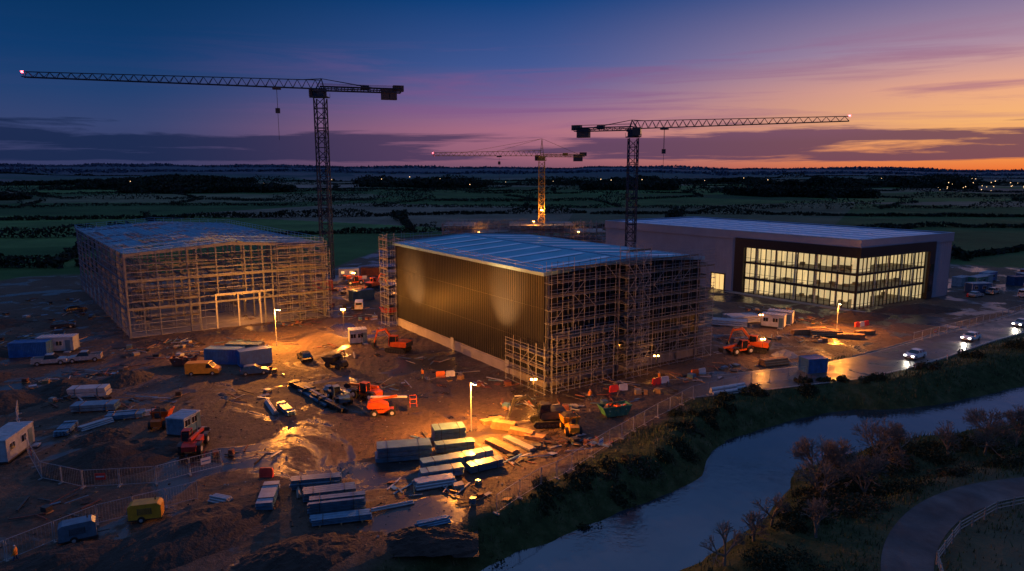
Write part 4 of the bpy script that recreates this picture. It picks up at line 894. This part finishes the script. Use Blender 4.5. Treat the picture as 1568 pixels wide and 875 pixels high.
sheetstack(-24,63.8,100,4.8,1.5,2,.4,'bluewrap'); steelstack(-20.2,67,12,5,4,3,.4); steelstack(-18.2,64.5,15,5,4,3,.4); steelstack(-16.8,62.0,14,5.2,5,4,.42); steelstack(-15.8,59.6,14,5.4,3,2,.4,'bluewrap'); pipes(-11.5,62.2,24,4,2,.1); pipes(-7.3,59.2,24,3,5,.1,'bluewrap'); pipes(-28.6,63.6,-20,2,5,.12); pipes(-21.8,66.2,110,4,3,.08,'concrete')
steelstack(-28,95,-50,9,4,2,.45,'steelblue'); steelstack(-25.4,92.2,-48,9,3,2,.4,'blackmetal'); steelstack(-30.6,89.6,-55,5,3,2,.4,'bluewrap'); pipes(-33,90.8,-60,6,4,.1); steelstack(-31,99,-45,7,4,2,.4,'blackmetal'); pipes(-25,97.5,-30,6,6,.12)
sheetstack(-56.5,90,10,5.5,2,2,.4,'bluewrap'); sheetstack(-61,96,10,5,2,2,.6,'cabinwhite'); steelstack(-51,87.3,15,4.5,5,2,.4,'bluewrap'); steelstack(-55.5,82,105,4,4,2,.4,'bluewrap'); pipes(-53,84,60,4,5,.12); pipes(-48.5,88.5,30,5,5,.12)
pipes(50,147,10,7,10,.25); pipes(46,143,-20,7,8,.22); pipes(62,133.5,-5,6,8,.2,'timber'); timber(57.5,134,10,4,1.2,6); timber(66,131.5,-8,5,1.5,5); timber(61.5,136.5,0,4,1.2,5); timber(70,134,10,4,1.2,5); pipes(31,97.5,22,4.5,2,.28,'white'); pipes(33.5,99.3,22,3,2,.22,'white')
pipes(44,112.5,20,5,5,.2,'timber'); mound(48,118,3,2.5,1.4,8,'concrete','rubble_pile')
for k,(x,y,r,n) in enumerate([(-70,100,6,40),(-66,108,6,40),(-85,125,5,40),(-95,128,8,50),(-60,92,5,26),(-50,93,5,24),(-38,96,4,14),(-20,100,5,30),(-11,105,4,22),(-15,115,4,16),(-3,101,3,20),(2,92,4,22),(7,90,3.5,20),(14,95,5,24),(20,100,5,26),(29,104,4,24),(37,110,4,24),(55,131,6,36),(64,146,6,36),(44,131,5,34),(-34,123,3,10),(-52,127,4,24),(-62,126,5,34),(-46,145,6,40),(-42,160,8,40),(-40,185,9,60),(-46,200,8,60),(-60,178,8,40),(-33,150,4,26),(-9,80,3,16),(5,77,3,22),(9,79,3,22),(1,73,2,14),(-3,65,4,22),(-11,66,3,12),(-30,74,4,12),(-44,62,4,16),(-27,118,4,12),(-58,118,5,30),(-100,150,8,40),(-115,170,8,30),(-120,150,8,40),(20,160,8,50),(60,160,6,30),(-39,107,3,10),(-70,120,5,30)]): clutter(x,y,r,n,200+k)
for k,(x,y,rx,ry,h) in enumerate([(-44.8,73.5,8,6,2.2),(-66,99,6,5,1.6),(-72,92,7,6,2.0),(-60,104,5,4,1.3),(-29,57,9,5,1.5),(-38,52,8,4,1.4),(-18,54,6,3.5,1.2),(-83,103,6,5,1.8),(-95,118,9,6,2.2),(60,151,10,4,1.6),(75,149,12,4,1.8),(94,158,12,4,1.6),(-8,57,5,2.5,.9),(-110,140,10,6,2),(-50,80,4,3,1)]): mound(x,y,rx,ry,h,k+2)
for q in [(-11.3,105.6,10,'orange',2),(15,98,22,'barrierred',2),(22,101.6,25,'barrierred',2),(29,106,30,'orange',2),(-26,69,0,'barrierred',1),(72,141,30,'barrierred',3),(118,176,30,'barrierred',3),(-40,189,10,'orange',4),(-49,205,20,'orange',4)]: barrier(*q)
telehandler(-45,196,200,'orange',.5); excavator(-38,188,60,'orange'); container(-52,186,20,'red'); container(-38,172,40,'darkblue'); cabin(-50,210,10,'white',lit=True); excavator(-33,212,30,'orange'); container(-44,214,0,'rust'); van(-36,160,100,'white'); skip(-28,155,40,'red')
for k in range(9):
    x=124+k*4.2+random.uniform(-1,1);y=186+k*2.6+random.uniform(-6,8); (container if k%2 else cabin)(x,y,random.choice([10,30,35,100]),random.choice(['rust','cabinwhite','darkblue','blue','green']))
car(120,176,30,'carsilver'); pickup(127,180,40,'carsilver'); van(133,176,30,'white'); van(142,186,20,'cabinwhite')
fence([(-66,88.5),(-63,84),(-54.8,74.3),(-49.5,68.5),(-44,66.6),(-36.9,67.4),(-31.8,71.6)],signs=(7,11,14))
fence([(-50,45),(-44,50),(-38,59),(-31,64)],signs=(3,))
fence([(-1.5,61.5),(3,67),(6.5,71),(11.5,77.5),(17,84.8),(25.8,94.6),(36.2,101),(46,104.5)],signs=(6,))
fence([(76,127.5),(92,138),(113,152.5),(135,168)],signs=(3,))
fence([(-100,98),(-88,98),(-80,102)])
fence([(32.5,47),(35,52.5),(40,57.4),(46,61.3),(54.5,64.1),(76,67.3),(110,71.2)],'post_and_rail_fence',2.2,wood=True)
for k,(x,y) in enumerate([(58,104),(66,109.5),(75,115.5)]):
    mb=MB(); mb.tube((0,0,0),(0,0,1.0),.06,'white',8,cap=True); mb.box((0,0,.8),(.13,.13,.1),'barrierred'); place(mb,'marker_post',x,y)
mb=MB()
for k in range(5200):
    x=random.uniform(-110,80);y=random.uniform(45,150); s=random.uniform(.05,.2)
    mb.box((x,y,0),(s,s*random.uniform(.5,1.2),s*.7),random.choice(['soil','concrete','rust','blackmetal','soil','timber']),rz=0)
V=np.array(mb.v).reshape(-1,8,3); cx=V.mean(1); ok=sdpoly(cx[:,0],cx[:,1],SITE)<-1; V[:,:,2]+=hgt(cx[:,0],cx[:,1])[:,None]
V+=rng.normal(size=V.shape)*.03
mb2=MB()
for q in np.where(ok)[0]: mb2.hexa([tuple(p) for p in V[q]],mb.m[q*6])
mb2.done('rubble')
def worker(x,y,rz,step=.25):
    vs=[(0,0,.95),(0,0,1.2),(0,0,1.42),(0,0,1.52),(.02,0,1.66),(.03,0,1.76),(0,.2,1.43),(.05,.27,1.15),(.2,.25,.95),(.27,.24,.88),(0,-.2,1.43),(-.03,-.27,1.15),(.08,-.27,.92),(.13,-.27,.84),(0,.1,.9),(step*.6,.11,.5),(step*.5,.12,.09),(step*.5+.18,.13,.04),(0,-.1,.9),(-step*.3,-.11,.5),(-step,-.12,.1),(-step+.18,-.13,.04)]
    es=[(0,1),(1,2),(2,3),(3,4),(4,5),(2,6),(6,7),(7,8),(8,9),(2,10),(10,11),(11,12),(12,13),(0,14),(14,15),(15,16),(16,17),(0,18),(18,19),(19,20),(20,21)]
    rs=[.15,.15,.15,.06,.10,.09,.08,.06,.045,.04,.08,.06,.045,.04,.11,.075,.055,.05,.11,.075,.055,.05]
    me=bpy.data.meshes.new('w'); me.from_pydata(vs,es,[]); o=bpy.data.objects.new('w',me); COL.objects.link(o)
    o.modifiers.new('s','SKIN'); 
    for i,r in enumerate(rs): me.skin_vertices[0].data[i].radius=(r,r*(1.25 if i<3 else 1))
    me.skin_vertices[0].data[0].use_root=True; o.modifiers.new('d','SUBSURF').levels=1
    dg=bpy.context.evaluated_depsgraph_get(); nm=bpy.data.meshes.new_from_object(o.evaluated_get(dg)); bpy.data.objects.remove(o)
    nm.materials.clear()
    for k in('hivis','darkblue','skin','white','rubber'): nm.materials.append(MATS[k])
    for p in nm.polygons:
        z=p.center.z; yy=abs(p.center.y); p.use_smooth=True; p.material_index=4 if z<.14 else 3 if z>1.70 else 2 if z>1.52 or (yy>.2 and z<.95) else 0 if z>.9 else 1
    w=bpy.data.objects.new('construction_worker',nm); COL.objects.link(w); w.location=(x,y,hz(x,y)); w.rotation_euler=(0,0,math.radians(rz))
worker(-40.9,52.6,200); worker(22.5,102.2,30); worker(11,93.5,120); worker(-14,104,60)
# ---------------------------------------------------------------- world
w=bpy.data.worlds.new('World'); scene.world=w; w.use_nodes=True; nt=w.node_tree; L=nt.links.new; bg=nt.nodes['Background']
tc=nd('ShaderNodeTexCoord'); sp=nd('ShaderNodeSeparateXYZ'); L(tc.outputs['Generated'],sp.inputs[0]); x_,y_,z_=sp.outputs
hl_=mth('SQRT',mth('ADD',mth('MULTIPLY',x_,x_),mth('MULTIPLY',y_,y_)))
SA=.80; dt=mth('DIVIDE',mth('ADD',mth('MULTIPLY',x_,math.sin(SA)),mth('MULTIPLY',y_,math.cos(SA))),mth('MAXIMUM',hl_,.001))
ang=mth('ARCCOSINE',mth('MINIMUM',mth('MAXIMUM',dt,-.9999),.9999))
zz=mth('MULTIPLY',z_,2,True)
def sky(st): return ramp(zz,[(p,s2l(c)) for p,c in st])
zen=[(.72,(52,82,134)),(1,(80,108,160))]
left=sky([(0,(48,56,94)),(.04,(58,62,102)),(.115,(54,68,112)),(.2,(34,64,112)),(.29,(16,58,108)),(.45,(6,48,92))]+zen)
cen=sky([(0,(112,78,102)),(.04,(156,98,118)),(.115,(172,110,132)),(.2,(118,98,148)),(.29,(66,88,148)),(.45,(18,66,126))]+zen)
rig=sky([(0,(236,112,50)),(.04,(248,152,78)),(.115,(250,182,112)),(.2,(238,172,136)),(.29,(178,144,162)),(.45,(90,98,148))]+zen)
mr=nd('ShaderNodeMapRange'); mr.interpolation_type='SMOOTHSTEP'; L(ang,mr.inputs[0]); mr.inputs[1].default_value=.12; mr.inputs[2].default_value=.82
c=mix(mr.outputs[0],rig,cen)
mr2=nd('ShaderNodeMapRange'); L(ang,mr2.inputs[0]); mr2.inputs[1].default_value=.72; mr2.inputs[2].default_value=1.32; mr2.interpolation_type='SMOOTHSTEP'
c=mix(mr2.outputs[0],c,left)
cv=nd('ShaderNodeCombineXYZ'); L(mth('MULTIPLY',ang,2.6),cv.inputs[0]); L(mth('MULTIPLY',z_,36),cv.inputs[1])
nz=nd('ShaderNodeTexNoise'); nz.inputs['Scale'].default_value=1.3; nz.inputs['Detail'].default_value=9; nz.inputs['Roughness'].default_value=.62; nz.inputs['Distortion'].default_value=.35; L(cv.outputs[0],nz.inputs['Vector'])
# low cloud bank: dense between about 0.5 and 3 degrees, strongest towards the left and the right of the view
win=ramp(mth('MULTIPLY',z_,8,True),[(.0,(.35,)*3),(.08,(.5,)*3),(.14,(1,)*3),(.34,(1,)*3),(.46,(.6,)*3),(.64,(0,)*3)])
side=ramp(mth('MULTIPLY',ang,.7,True),[(.0,(1,)*3),(.40,(1,)*3),(.52,(.1,)*3),(.62,(.5,)*3),(.80,(1,)*3)])
cl=ramp(mth('ADD',mth('ADD',nz.outputs['Fac'],mth('MULTIPLY',mth('SUBTRACT',win,1),.5)),mth('MULTIPLY',side,.17)),[(.50,(0,)*3),(.60,(1,)*3)])
cc=mix(mr.outputs[0],s2l((104,66,86)),s2l((84,62,94))); cc=mix(mr2.outputs[0],cc,s2l((24,40,76)))
c=mix(mth('MULTIPLY',cl,.9),c,cc)
cv2=nd('ShaderNodeCombineXYZ'); L(mth('ADD',mth('MULTIPLY',ang,1.6),mth('MULTIPLY',z_,5)),cv2.inputs[0]); L(mth('MULTIPLY',z_,26),cv2.inputs[1]); cv2.inputs[2].default_value=4.2
n3=nd('ShaderNodeTexNoise'); n3.inputs['Scale'].default_value=1.6; n3.inputs['Detail'].default_value=8; n3.inputs['Roughness'].default_value=.62; n3.inputs['Distortion'].default_value=.7; L(cv2.outputs[0],n3.inputs['Vector'])
w2=ramp(mth('MULTIPLY',z_,4,True),[(.15,(0,)*3),(.35,(1,)*3),(.55,(.8,)*3),(.75,(0,)*3)])
wi=mth('MULTIPLY',ramp(n3.outputs['Fac'],[(.48,(0,)*3),(.64,(1,)*3)]),w2)
wc=mix(mr.outputs[0],s2l((152,96,130)),s2l((128,84,134)))
c=mix(mth('MULTIPLY',wi,mth('SUBTRACT',.6,mth('MULTIPLY',mr2.outputs[0],.58))),c,wc)
L(c,bg.inputs[0]); bg.inputs[1].default_value=1.0
sun=bpy.data.lights.new('sun','SUN'); sun.energy=.12; sun.angle=math.radians(12); sun.color=(1,.55,.42); so=bpy.data.objects.new('sun',sun); COL.objects.link(so)
so.rotation_euler=Vector((-math.sin(SA),-math.cos(SA),-.07)).to_track_quat('-Z','Y').to_euler()
# ---------------------------------------------------------------- camera
cam=bpy.data.cameras.new('camera'); cam.sensor_width=36; cam.lens=24.31; cam.clip_end=20000; co=bpy.data.objects.new('camera',cam); COL.objects.link(co); co.location=(0,0,32); co.rotation_euler=(math.radians(90-9.37),0,0); scene.camera=co
scene.view_settings.view_transform='Standard'; scene.view_settings.look='None'; scene.view_settings.exposure=0; scene.view_settings.gamma=1
